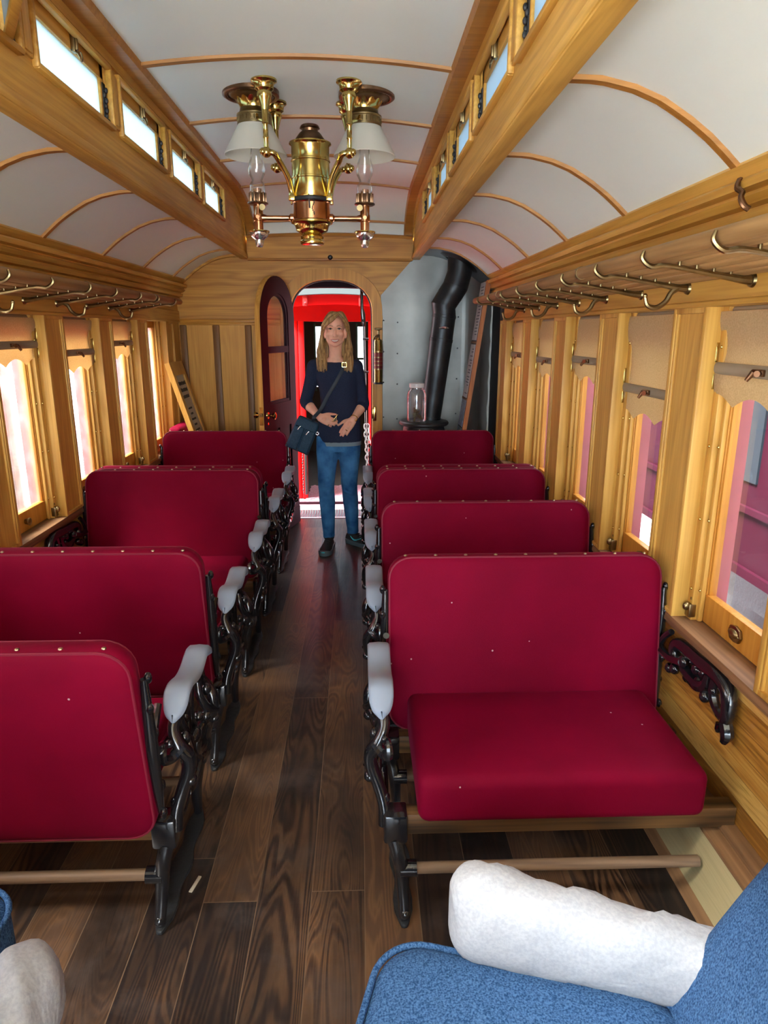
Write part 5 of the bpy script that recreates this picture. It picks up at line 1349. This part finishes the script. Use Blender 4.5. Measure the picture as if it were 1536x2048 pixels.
mb = MB(); hx = [V((1.108, 1.705, 1.905)), V((1.098, 1.695, 1.885)), V((1.104, 1.680, 1.872)), V((1.096, 1.668, 1.858)), V((1.102, 1.660, 1.840)), V((1.112, 1.655, 1.832))]
mb.tube(hx, 0.006, 8, sub=4); mb.tube([p + V((0.005, 0.004, 0.003)) for p in hx], 0.005, 8, sub=4)
mb.build('cord_hook', 'bronze', label='short twisted brown cord hook on the cornice at the upper right edge', cat='hook', origin=hx[0])
mb = MB(); mb.obox((-0.272, 1.655, 0.003), (0.010, 0.060, 0.004), Matrix.Rotation(-0.25, 3, 'Z'), 0.001); mb.build('straw_sliver', 'grime', label='small pale sliver lying on the floor beside the nearest left seat foot', cat='straw', origin=(-0.272, 1.655, 0))
# armchairs: right one faces the aisle and slightly up the car, left one faces up the car
armchair('blue_armchair', 'blue tweed armchair with white linen arm sleeve in the lower right foreground', (0.494, 0.684), rad(74), 0.66, 0.42, 0.655, 0.065, 0.11, 0.34)
armchair('blue_armchair', 'blue armchair at the lower left edge, only its white sleeved arm and blue seat showing', (-0.60, 0.685), rad(-2), 0.66, 0.50, 0.63, 0.03, 0.22, 0.10, 0.205)

# ------------------------------------------------------------------ the woman in the doorway
PX = 0.068; PB = V((PX, 4.88, 0))
person = thing('person', PB, 'smiling woman in navy top and blue jeans standing in the aisle before the doorway', 'person')
def capsule(mb, pts, rs, n=14, sub=4):
    mb.tube(pts, rs, n, sub=sub)
    P0, P1 = V(pts[0]), V(pts[-1]); mb.ell(P0, rs[0] * 0.99, u=12, v=8); mb.ell(P1, rs[-1] * 0.99, u=12, v=8)
def torso(mb, rows, n=28):
    rings = []
    for cx, cy, z, rx, ry in rows:
        rings.append([(cx + rx * math.copysign(abs(math.cos(2 * PI * k / n)) ** 0.86, math.cos(2 * PI * k / n)), cy + ry * math.copysign(abs(math.sin(2 * PI * k / n)) ** 0.86, math.sin(2 * PI * k / n)), z) for k in range(n)])
    mb.rings(rings)
# joints (r = her right, on the left of the photo)
J = dict(hip_r=(-0.012, 4.885, 0.84), hip_l=(0.142, 4.89, 0.84), knee_r=(-0.030, 4.835, 0.49), knee_l=(0.136, 4.865, 0.49), ank_r=(-0.018, 4.850, 0.10), ank_l=(0.158, 4.955, 0.10),
         sh_r=(-0.098, 4.885, 1.318), sh_l=(0.190, 4.885, 1.318), el_r=(-0.168, 4.900, 1.075), el_l=(0.244, 4.895, 1.060), wr_r=(-0.066, 4.757, 0.985), wr_l=(0.172, 4.762, 0.968))
hc = V((0.052, 4.835, 1.57))
mb = MB()
for s_ in 'rl':
    h, k, a = (V(J[x + s_]) for x in ('hip_', 'knee_', 'ank_'))
    capsule(mb, [h + V((0, 0, 0.03)), h.lerp(k, 0.35), h.lerp(k, 0.75), k, k.lerp(a, 0.3) + V((0, 0.012, 0)), k.lerp(a, 0.7), a], [0.076, 0.072, 0.056, 0.050, 0.050, 0.037, 0.033])
    d = V((-0.12, -0.99, 0)) if s_ == 'r' else V((0.62, -0.78, 0))
    capsule(mb, [a + V((0, 0.01, -0.05)), a + d.normalized() * 0.05 + V((0, 0, -0.062)), a + d.normalized() * 0.12 + V((0, 0, -0.072))], [0.026, 0.024, 0.016])
torso(mb, [(PX, 4.885, 0.80, 0.11, 0.075), (PX, 4.888, 0.87, 0.142, 0.092), (PX, 4.885, 0.95, 0.134, 0.088), (PX + 0.002, 4.88, 1.05, 0.118, 0.080), (PX, 4.88, 1.15, 0.128, 0.088), (PX - 0.008, 4.88, 1.25, 0.138, 0.086), (PX - 0.014, 4.885, 1.32, 0.142, 0.066), (PX - 0.016, 4.888, 1.36, 0.086, 0.052), (0.050, 4.882, 1.385, 0.050, 0.050)])
capsule(mb, [(0.050, 4.880, 1.36), (0.050, 4.868, 1.42), (0.052, 4.856, 1.50)], [0.050, 0.044, 0.048])
for e in (-1, 1): mb.tube([(0.05 + e * 0.045, 4.845, 1.50), (0.05 + e * 0.012, 4.842, 1.385)], [0.012, 0.008], 8)
for s_ in 'rl':
    a, b, c = (V(J[x + s_]) for x in ('sh_', 'el_', 'wr_'))
    capsule(mb, [a, a.lerp(b, 0.5), b, b.lerp(c, 0.3), b.lerp(c, 0.7), c], [0.044, 0.040, 0.036, 0.036, 0.027, 0.022])
# head
mb.ell(hc + V((0, 0.028, 0.032)), (0.069, 0.090, 0.078), u=24, v=16)
mb.ell(hc + V((0, -0.012, -0.028)), (0.0585, 0.070, 0.082), u=24, v=16)
mb.ell(hc + V((0, -0.030, 0.036)), (0.056, 0.054, 0.050), u=20, v=12)
mb.ell(hc + V((0, -0.056, -0.092)), (0.022, 0.021, 0.019), u=12, v=8)
for e in (-1, 1):
    mb.ell(hc + V((e * 0.034, -0.048, -0.026)), (0.026, 0.024, 0.022), u=14, v=10)          # smiling cheeks
    mb.tube([hc + V((e * 0.056, 0.0, -0.045)), hc + V((e * 0.042, -0.022, -0.074)), hc + V((e * 0.008, -0.060, -0.094))], [0.012, 0.016, 0.014], 10, sub=3)
    mb.ell(hc + V((e * 0.071, 0.012, -0.024)), (0.011, 0.020, 0.036), u=12, v=8)            # ears
    mb.ell(hc + V((e * 0.013, -0.078, -0.040)), (0.0085, 0.011, 0.0085), u=10, v=8)         # nostrils
    mb.tube([hc + V((e * 0.012, -0.079, 0.023)), hc + V((e * 0.032, -0.074, 0.028)), hc + V((e * 0.050, -0.056, 0.020))], [0.007, 0.008, 0.005], 8, sub=3)
mb.tube([hc + V((0, -0.076, 0.016)), hc + V((0, -0.085, -0.006)), hc + V((0, -0.099, -0.032)), hc + V((0, -0.092, -0.044))], [0.0075, 0.0090, 0.0130, 0.011], 10, sub=4)
# hands
def hand(mb, wr, dirv, back, thumb_side, lens, bend, spread=0.0175, thumb=None):
    d = V(dirv).normalized(); b = V(back).normalized(); b = (b - d * b.dot(d)).normalized(); sd = d.cross(b).normalized() * thumb_side
    wr = V(wr); out = []
    knuck = []
    for i in range(4):
        off = (1.5 - i) * spread
        k = wr + d * (0.078 - 0.006 * abs(i - 1.2)) + sd * off - b * (0.004 * abs(i - 1.5)); knuck.append(k)
        mb.tube([wr + sd * off * 0.55, wr + d * 0.04 + sd * off * 0.85, k], [0.014, 0.0145, 0.0105], 10, sub=3); mb.ell(k, 0.0108, u=10, v=8)
    mb.ell(wr + d * 0.040, (0.022, 0.022, 0.018), u=12, v=8)
    for i in range(4):
        L = lens[i]; p = knuck[i]; ang = bend[i]; pts = [p]; rs = [0.0096]
        cur = 0.0
        for seg, fr_ in enumerate((0.46, 0.30, 0.24)):
            cur += ang * (0.8 if seg == 0 else 1.0)
            dirn = d * math.cos(cur) - b * math.sin(cur) + sd * (0.015 * (1.5 - i))
            p = p + dirn.normalized() * L * fr_; pts.append(p); rs.append((0.0088, 0.0080, 0.0066)[seg])
        mb.tube(pts, rs, 10, sub=3); mb.ell(pts[-1], 0.0066, u=10, v=8)
        out.append(pts)
    t0 = wr + d * 0.022 + sd * 0.020; tdir = thumb or (d * 0.75 + sd * 0.5 - b * 0.25)
    tdir = V(tdir).normalized()
    pts = [t0, t0 + tdir * 0.034 + sd * 0.006, t0 + tdir * 0.064, t0 + tdir * 0.064 + (tdir * 0.8 + d * 0.5).normalized() * 0.026]
    mb.tube(pts, [0.014, 0.0115, 0.0098, 0.0075], 10, sub=3); mb.ell(pts[-1], 0.0075, u=10, v=8)
    return out
fr_ = hand(mb, J['wr_r'], (0.90, -0.22, -0.34), (0.1, -0.95, 0.25), -1, (0.074, 0.080, 0.074, 0.058), (0.50, 0.58, 0.64, 0.72), 0.0165)
fl_ = hand(mb, J['wr_l'], (-0.62, -0.20, -0.76), (-0.15, -0.95, 0.25), 1, (0.070, 0.078, 0.073, 0.058), (0.30, 0.28, 0.30, 0.34), 0.0162)
body = remeshed(mb, 'body', 0.0042, 3)
link_mesh(body, 'body', 'skin', person, 180)
# facial parts
def put(mb, n, m, p=person, sm=60): return mb.build(n, m, p, smooth=sm)
for e in (-1, 1):
    ec = hc + V((e * 0.030, -0.0695, 0.006))
    mb = MB(); mb.ell(ec, (0.0115, 0.0070, 0.0040), u=14, v=10); ey = put(mb, 'eye', 'eye')
    mb = MB(); mb.ell(ec + V((0, -0.0060, 0.0)), (0.0062, 0.0032, 0.0046), u=12, v=8); put(mb, 'iris', 'iris', ey)
    mb = MB(); mb.tube([ec + V((-e * 0.013, -0.004, 0.000)), ec + V((-e * 0.004, -0.0085, 0.0048)), ec + V((e * 0.006, -0.0075, 0.0042)), ec + V((e * 0.015, -0.001, -0.002))], [0.0014, 0.0023, 0.0025, 0.0014], 6, sub=4); put(mb, 'eyelashes', 'iris', ey)
    mb = MB(); mb.tube([hc + V((e * 0.013, -0.0845, 0.024)), hc + V((e * 0.030, -0.0820, 0.027)), hc + V((e * 0.048, -0.064, 0.021))], [0.0018, 0.0022, 0.0012], 6, sub=4); put(mb, 'eyebrow', 'brow')
mc = hc + V((0.0, -0.0790, -0.070))
def smile(x, dz, dy): return mc + V((x, dy + 0.020 * (abs(x) / 0.03) ** 2, dz + 0.009 * (abs(x) / 0.03) ** 2))
mb = MB(); mb.sheet(lambda u, v: smile(-0.0245 + 0.049 * u, (0.004 - 0.0125 * v) * (1 - abs(2 * u - 1) ** 3), -0.0030), 14, 4, 0.004); put(mb, 'teeth', 'tooth')
mb = MB(); xs_ = [-0.029 + 0.058 * i / 12 for i in range(13)]
mb.tube([smile(x, 0.0055 * (1 - (x / 0.03) ** 2) + 0.001, -0.0030) for x in xs_], [0.0012, 0.0027, 0.0028, 0.0027, 0.0012], 8)
mb.tube([smile(x, -0.0110 * (1 - (x / 0.03) ** 2) ** 0.7, -0.0030) for x in xs_], [0.0012, 0.0030, 0.0042, 0.0030, 0.0012], 8); put(mb, 'lips', 'lip')
# hair: cap, then long strands falling from the parting
hr = random.Random(4)
mb = MB()
part = hc + V((0.016, -0.020, 0.118))
for i in range(300):
    e = -1 if i % 2 else 1
    phi = hr.random()                       # 0 at the forehead .. 1 at the back of the crown
    ang = rad(-28 + 118 * phi)              # direction round the head, 0 = straight out to the side
    ox, oy = e * math.cos(ang), math.sin(ang)
    rootp = hc + V((0.014, -0.050 + 0.105 * phi, 0.104 + 0.010 * math.sin(PI * phi)))
    bulge = 0.006 + hr.uniform(-0.004, 0.006)
    top = hc + V((ox * 0.048 + 0.006, 0.024 + oy * 0.062, 0.100 + bulge))
    side = hc + V((ox * (0.078 + bulge), 0.028 + oy * (0.094 + bulge), 0.040))
    ear = hc + V((ox * (0.082 + bulge * 1.2), 0.040 + oy * 0.080, -0.030))
    if phi < 0.33:                          # front locks sweep over the temple and tuck behind the ear
        if e < 0:
            top = hc + V((-0.022, -0.066, 0.094 + bulge)); side = hc + V((-0.066 - bulge, -0.040 + 0.03 * phi, 0.044))
        else:
            top = hc + V((0.040, -0.050, 0.096 + bulge)); side = hc + V((0.068 + bulge, -0.030 + 0.03 * phi, 0.050))
        ear = hc + V((e * (0.084 + bulge), 0.030, -0.022))
    back = phi > 0.62
    Lz = hr.uniform(1.285, 1.350)
    spread = hr.random()
    end = V((hc.x + e * (0.048 + 0.068 * spread) - (0.012 if e < 0 else 0.0), 4.800 - 0.012 * (1 - spread) + 0.02 * hr.random(), Lz))
    mid = V((hc.x + e * (0.072 + 0.040 * spread) - (0.006 if e < 0 else 0), 4.835, 1.435))
    if back:
        end = V((hc.x + ox * 0.12, 4.915 + 0.03 * hr.random(), Lz)); mid = V((hc.x + ox * 0.10, 4.910, 1.44))
    w_ = hr.uniform(0.0040, 0.0080)
    sway = V((0.006 * hr.uniform(-1, 1), 0.004 * hr.uniform(-1, 1), 0))
    mb.tube([rootp, top, side, ear, mid + sway, mid.lerp(end, 0.55) - sway, end], [w_ * 0.9, w_ * 1.2, w_ * 1.2, w_ * 1.15, w_ * 1.1, w_, w_ * 0.3], 6, sub=4)
for i in range(70):                         # swept fringe over her right temple, lighter sweep on the left
    e = -1 if i < 46 else 1
    k = hr.random(); w_ = hr.uniform(0.004, 0.007); o_ = hr.uniform(0.0, 0.006)
    if e < 0:
        P_ = [hc + V((0.022, -0.060 - o_, 0.094 + 0.012 * k)), hc + V((-0.012 - 0.010 * k, -0.080 - o_, 0.082 - 0.022 * (1 - k))), hc + V((-0.044 - 0.004 * k, -0.071 - o_, 0.056 - 0.016 * (1 - k))), hc + V((-0.068 - o_, -0.040, 0.018)), hc + V((-0.083 - o_, 0.004, -0.020)), hc + V((-0.094 - 0.02 * k, 0.0, -0.10)), V((hc.x - 0.085 - 0.03 * k, 4.80, 1.37))]
    else:
        P_ = [hc + V((0.020, -0.056 - o_, 0.098 + 0.010 * k)), hc + V((0.044, -0.062 - o_, 0.084)), hc + V((0.063 + o_, -0.046, 0.052)), hc + V((0.076 + o_, -0.014, 0.010)), hc + V((0.087 + o_, 0.016, -0.035)), hc + V((0.095 + 0.012 * k, 0.0, -0.12)), V((hc.x + 0.085 + 0.02 * k, 4.80, 1.37))]
    mb.tube(P_, [w_ * 0.8, w_, w_ * 1.1, w_ * 1.1, w_, w_, w_ * 0.4], 6, sub=4)
# scalp cap under the strands, open over the face
n_u, n_v = 40, 20
cv = {}
for iu in range(n_u):
    for iv in range(n_v + 1):
        th = 2 * PI * iu / n_u; el = PI / 2 - (PI * 0.86) * iv / n_v
        cv[iu, iv] = mb.bm.verts.new(hc + V((0.0755 * math.cos(el) * math.cos(th), 0.028 + 0.0965 * math.cos(el) * math.sin(th), 0.030 + 0.086 * math.sin(el))))
for iu in range(n_u):
    for iv in range(n_v):
        th = 2 * PI * (iu + 0.5) / n_u; el = PI / 2 - (PI * 0.86) * (iv + 0.5) / n_v
        fwd = -math.sin(th)
        if fwd > 0.15 and el < rad(44) + 0.25 * math.cos(th): continue
        if fwd > -0.30 and el < rad(6): continue
        mb.face((cv[iu, iv], cv[(iu + 1) % n_u, iv], cv[(iu + 1) % n_u, iv + 1], cv[iu, iv + 1]))
loose = [v for v in mb.bm.verts if not v.link_faces]
bmesh.ops.delete(mb.bm, geom=loose, context='VERTS')
put(mb, 'hair', 'hair', sm=70)
# clothes ------------------------------------------------------------
mb = MB()
torso(mb, [(PX + 0.002, 4.885, 0.795, 0.158, 0.108), (PX + 0.002, 4.885, 0.86, 0.158, 0.110), (PX + 0.002, 4.882, 0.95, 0.150, 0.104), (PX + 0.002, 4.880, 1.05, 0.130, 0.096), (PX, 4.878, 1.15, 0.134, 0.106), (PX - 0.008, 4.878, 1.23, 0.146, 0.104), (PX - 0.014, 4.883, 1.305, 0.158, 0.082), (PX - 0.017, 4.888, 1.345, 0.126, 0.066), (PX - 0.018, 4.892, 1.356, 0.090, 0.056), (0.050, 4.896, 1.362, 0.062, 0.046)])
for s_ in 'rl':
    a, b, c = (V(J[x + s_]) for x in ('sh_', 'el_', 'wr_'))
    mb.ell(a, 0.056, u=14, v=10)
    mb.tube([a, a.lerp(b, 0.3), a.lerp(b, 0.7), b, b.lerp(c, 0.16), b.lerp(c, 0.32)], [0.054, 0.049, 0.045, 0.043, 0.043, 0.042], 16, sub=3); mb.ell(b, 0.043, u=12, v=8)
sh = remeshed(mb, 'navy_top', 0.0065, 5)
link_mesh(sh, 'navy_top', 'navy', person, 180)
mb = MB(); mb.tube([(0.050 + 0.058 * math.cos(a), 4.876 + 0.055 * math.sin(a), 1.352 - 0.030 * max(0, -math.sin(a))) for a in [2 * PI * k / 28 for k in range(28)]], 0.0075, 8, closed=True); put(mb, 'grey_neckline', 'grey_tee')
mb = MB(); torso(mb, [(PX + 0.003, 4.885, 0.772, 0.1555, 0.107), (PX + 0.003, 4.885, 0.80, 0.155, 0.106)]); put(mb, 'undershirt_hem', 'grey_tee')
mb = MB()
torso(mb, [(PX, 4.887, 0.725, 0.10, 0.09), (PX, 4.888, 0.76, 0.150, 0.102), (PX, 4.888, 0.82, 0.152, 0.102), (PX, 4.886, 0.88, 0.142, 0.096)])
for s_ in 'rl':
    h, k, a = (V(J[x + s_]) for x in ('hip_', 'knee_', 'ank_'))
    e = -1 if s_ == 'r' else 1
    mb.tube([h + V((e * 0.002, 0, -0.01)), h.lerp(k, 0.35), h.lerp(k, 0.75), k, k.lerp(a, 0.15), k.lerp(a, 0.35) + V((0, 0.012, 0)), k.lerp(a, 0.7), a.lerp(k, 0.08), a + V((0, 0, -0.015))], [0.083, 0.081, 0.066, 0.060, 0.057, 0.059, 0.050, 0.044, 0.044], 18, sub=3)
    for j in range(5):  # creases behind and across the knee and ankle
        z = k.z + 0.05 - j * 0.028; mb.tube([V((k.x - e * 0.048, k.y - 0.030, z + 0.014)), V((k.x, k.y - 0.058, z - 0.002 * j)), V((k.x + e * 0.048, k.y - 0.026, z - 0.016))], 0.006, 6, sub=3)
jn = remeshed(mb, 'jeans', 0.0065, 4)
link_mesh(jn, 'jeans', 'denim', person, 180)
for s_, d in (('r', V((-0.14, -0.99, 0))), ('l', V((0.74, -0.67, 0)))):
    a = V(J['ank_' + s_]); d = d.normalized(); sd = V((-d.y, d.x, 0))
    b0 = V((a.x, a.y, 0)) - d * 0.055
    mb = MB(); rings = []
    for t_, w, h in ((0.0, 0.026, 0.075), (0.03, 0.034, 0.088), (0.08, 0.036, 0.094), (0.13, 0.039, 0.078), (0.18, 0.045, 0.058), (0.22, 0.042, 0.048), (0.245, 0.030, 0.040), (0.258, 0.014, 0.033)):
        c = b0 + d * t_
        rings.append([c + sd * (w * math.cos(x)) + V((0, 0, 0.018 + (h - 0.018) * max(0.0, math.sin(x)) ** 0.8)) for x in [PI * k / 12 for k in range(13)]])
    mb.rings(rings); mb.ell(b0 + d * 0.055 + V((0, 0, 0.085)), (0.040, 0.044, 0.03)); shoe = put(mb, 'shoe', 'shoe')
    mb = MB(); rings = []
    for t_, w in ((-0.006, 0.018), (0.01, 0.036), (0.06, 0.040), (0.13, 0.042), (0.19, 0.049), (0.23, 0.045), (0.255, 0.030), (0.268, 0.012)):
        c = b0 + d * t_; z1 = 0.030 + 0.006 * (1 - t_ / 0.27) + (0.010 if t_ > 0.24 else 0)
        rings.append([c + sd * w + V((0, 0, 0.001)), c + sd * (w + 0.003) + V((0, 0, z1)), c - sd * (w + 0.003) + V((0, 0, z1)), c - sd * w + V((0, 0, 0.001))])
    mb.rings(rings); put(mb, 'sole', 'sole', shoe)
    mb = MB()
    side = -1 if s_ == 'l' else 1
    if s_ == 'l':   # curved teal mark on the inner side
        pts = [(0.065, 0.068, 0.0028), (0.085, 0.052, 0.0050), (0.105, 0.045, 0.0066), (0.14, 0.056, 0.0050), (0.175, 0.070, 0.0016)]
        mb.tube([b0 + d * t_ - sd * (0.0385 + 0.004 * (t_ > 0.12)) * 1.0 + V((0, 0, z)) for t_, z, r in pts], [r for *_, r in pts], 8, sub=5)
    else:
        mb.ell(b0 + d * 0.262 + V((0, 0, 0.030)), (0.022, 0.008, 0.008), u=10, v=6)
    put(mb, 'teal_mark', 'teal', shoe)
    mb = MB()
    for j in range(4):
        c = b0 + d * (0.105 + j * 0.022); h = 0.088 - j * 0.010; mb.tube([c - sd * 0.022 + V((0, 0, h - 0.006)), c + V((0, 0, h + 0.002)), c + sd * 0.022 + V((0, 0, h - 0.006))], 0.003, 6, sub=3)
    put(mb, 'laces', 'shoe', shoe)
# bracelet, rings
mb = MB(); w0, w1 = V(J['el_l']), V(J['wr_l']); ax = (w1 - w0).normalized(); u1 = ax.orthogonal().normalized(); u2 = ax.cross(u1); c = w0.lerp(w1, 0.93)
mb.tube([c + (u1 * math.cos(x) + u2 * math.sin(x)) * 0.026 for x in [2 * PI * k / 18 for k in range(18)]], 0.0035, 6, closed=True); mb.ell(c + V((0.012, -0.024, -0.012)), 0.009, u=10, v=8); put(mb, 'bracelet', 'gold')
for fn, i in ((fl_, 2), (fr_, 3)):
    c = fn[i][0].lerp(fn[i][1], 0.5); ax = (fn[i][1] - fn[i][0]).normalized(); u1 = ax.orthogonal().normalized(); u2 = ax.cross(u1)
    mb = MB(); mb.tube([c + (u1 * math.cos(x) + u2 * math.sin(x)) * 0.0100 for x in [2 * PI * k / 12 for k in range(12)]], 0.0022, 6, closed=True); mb.ell(c + V((0, -0.011, 0)), 0.004, u=8, v=6); put(mb, 'ring', 'gold')
# shoulder bag ---------------------------------------------------------
bag = thing('shoulder_bag', (-0.18, 4.76, 0.85), 'teal navy shoulder bag hanging at the woman\'s hip on a crossbody strap', 'bag')
top_c = V((-0.134, 4.765, 0.968)); bot_c = V((-0.228, 4.765, 0.752)); up = (top_c - bot_c).normalized(); H = (top_c - bot_c).length; rt = V((up.z, 0, -up.x)); fwd = V((0, -1, 0))
Bm = Matrix((( rt.x, fwd.x, up.x), (rt.y, fwd.y, up.y), (rt.z, fwd.z, up.z)))
bc = (top_c + bot_c) / 2
mb = MB(); mb.obox(bc, (0.170, 0.088, H), Bm, 0.018, 4)
for v in mb.bm.verts:
    l = Bm.transposed() @ (v.co - bc)
    if l.z > 0: v.co -= rt * l.x * 0.10 * (l.z / H * 2); v.co -= fwd * l.y * 0.25 * (l.z / H * 2)
bb = put(mb, 'bag_body', 'bag', bag)
mb = MB(); mb.obox(bc - up * 0.030 + fwd * 0.046 - rt * 0.040, (0.070, 0.022, H * 0.70), Bm, 0.009, 3); mb.obox(bc - up * 0.030 + fwd * 0.046 + rt * 0.038, (0.072, 0.022, H * 0.70), Bm, 0.009, 3); put(mb, 'front_pocket', 'bag', bag)
mb = MB(); mb.obox(bc - up * (H / 2 - 0.012), (0.172, 0.094, 0.022), Bm, 0.006, 2); put(mb, 'dark_base', 'strap', bag)
for dx, dz in ((-0.036, 0.058), (0.030, 0.046)):
    mb = MB(); c = bc + up * dz + fwd * 0.060 + rt * dx; mb.tube([c, c - up * 0.012 - rt * 0.006, c - up * 0.030 - rt * 0.010], [0.003, 0.0045, 0.004], 8); put(mb, 'zipper_pull', 'silver', bag)
mb = MB(); mb.tube([top_c + V((0.03, -0.03, -0.01)), top_c + V((0.035, -0.05, 0.018)), (-0.055, 4.764, 1.035), (0.0, 4.764, 1.135), (0.055, 4.766, 1.225), (0.100, 4.790, 1.305), (0.122, 4.825, 1.365), (0.128, 4.885, 1.385), (0.11, 4.95, 1.36)], 0.013, 10, sub=5, flat=0.22, up=(0.25, -1, 0.3)); put(mb, 'strap', 'strap', bag)
mb = MB(); cb = V((0.112, 4.796, 1.338))
for a, b in (((-1, -1), (1, -1)), ((1, -1), (1, 1)), ((1, 1), (-1, 1)), ((-1, 1), (-1, -1))):
    mb.cyl(cb + V((a[0] * 0.015, 0.002 * a[1], a[1] * 0.015)), cb + V((b[0] * 0.015, 0.002 * b[1], b[1] * 0.015)), 0.0028, n=6)
put(mb, 'buckle', 'gold', bag)
mb = MB(); c = bc + rt * 0.088 + up * 0.05 + fwd * 0.02
mb.tube([c + (rt * math.cos(x) + up * math.sin(x)) * 0.010 for x in [2 * PI * k / 14 for k in range(14)]], 0.002, 6, closed=True); put(mb, 'ring', 'silver', bag)
# folded eyeglasses in her right hand
eg = thing('folded_eyeglasses', (0.045, 4.69, 0.99), 'thin gold framed folded glasses held between the woman\'s fingers', 'eyeglasses')
mb = MB(); g0 = V((0.026, 4.688, 0.958)); mb.tube([g0, g0 + V((0.030, -0.004, 0.040)), g0 + V((0.040, 0, 0.052))], 0.0026, 6); mb.tube([g0 + V((0.030, -0.004, 0.040)), g0 + V((0.028, 0, 0.008)), g0 + V((0.010, 0.004, 0.0))], 0.0026, 6); put(mb, 'gold_frame', 'gold', eg)
mb = MB(); mb.prism([(g0.x + 0.012, g0.z + 0.006), (g0.x + 0.027, g0.z + 0.010), (g0.x + 0.028, g0.z + 0.032)], g0.y - 0.004, g0.y - 0.002, 'XZ'); put(mb, 'dark_lens', 'blackmat', eg)

# ------------------------------------------------------------------ light
wd = bpy.data.worlds.new('sky'); SC.world = wd; wd.use_nodes = True
nt = wd.node_tree; bg = nt.nodes['Background']
tc = nt.nodes.new('ShaderNodeTexCoord'); sp = nt.nodes.new('ShaderNodeSeparateXYZ'); nt.links.new(tc.outputs['Generated'], sp.inputs[0])
nz = nt.nodes.new('ShaderNodeTexNoise'); nz.inputs['Scale'].default_value = 2.2; nz.inputs['Detail'].default_value = 4; nt.links.new(tc.outputs['Generated'], nz.inputs['Vector'])
rm = nt.nodes.new('ShaderNodeValToRGB'); rm.color_ramp.elements[0].position = 0.38; rm.color_ramp.elements[1].position = 0.62
rm.color_ramp.elements[0].color = (0.66, 0.83, 1.0, 1); rm.color_ramp.elements[1].color = (1, 1, 1, 1); nt.links.new(nz.outputs[0], rm.inputs[0]); nt.links.new(rm.outputs[0], bg.inputs[0])
bg.inputs[1].default_value = SKY
sl = bpy.data.lights.new('sun', 'SUN'); sl.energy = SUN; sl.angle = rad(25); sl.color = (1.0, 0.96, 0.88)
so = bpy.data.objects.new('sun', sl); COL.objects.link(so)
so.rotation_euler = V((0.50, 0.22, -0.84)).to_track_quat('-Z', 'Y').to_euler()
vs = SC.view_settings; vs.view_transform = 'Standard'; vs.look = 'None'; vs.exposure = EXPO; vs.gamma = 1.0; vs.use_curve_mapping = False
SC.display_settings.display_device = 'sRGB'
cy = SC.cycles
cy.use_denoising = True; cy.max_bounces = 14; cy.diffuse_bounces = 8; cy.glossy_bounces = 5; cy.transmission_bounces = 8; cy.transparent_max_bounces = 16
cy.sample_clamp_indirect = 8.0; cy.caustics_reflective = False; cy.caustics_refractive = False
try: cy.denoiser = 'OPENIMAGEDENOISE'
except Exception: pass
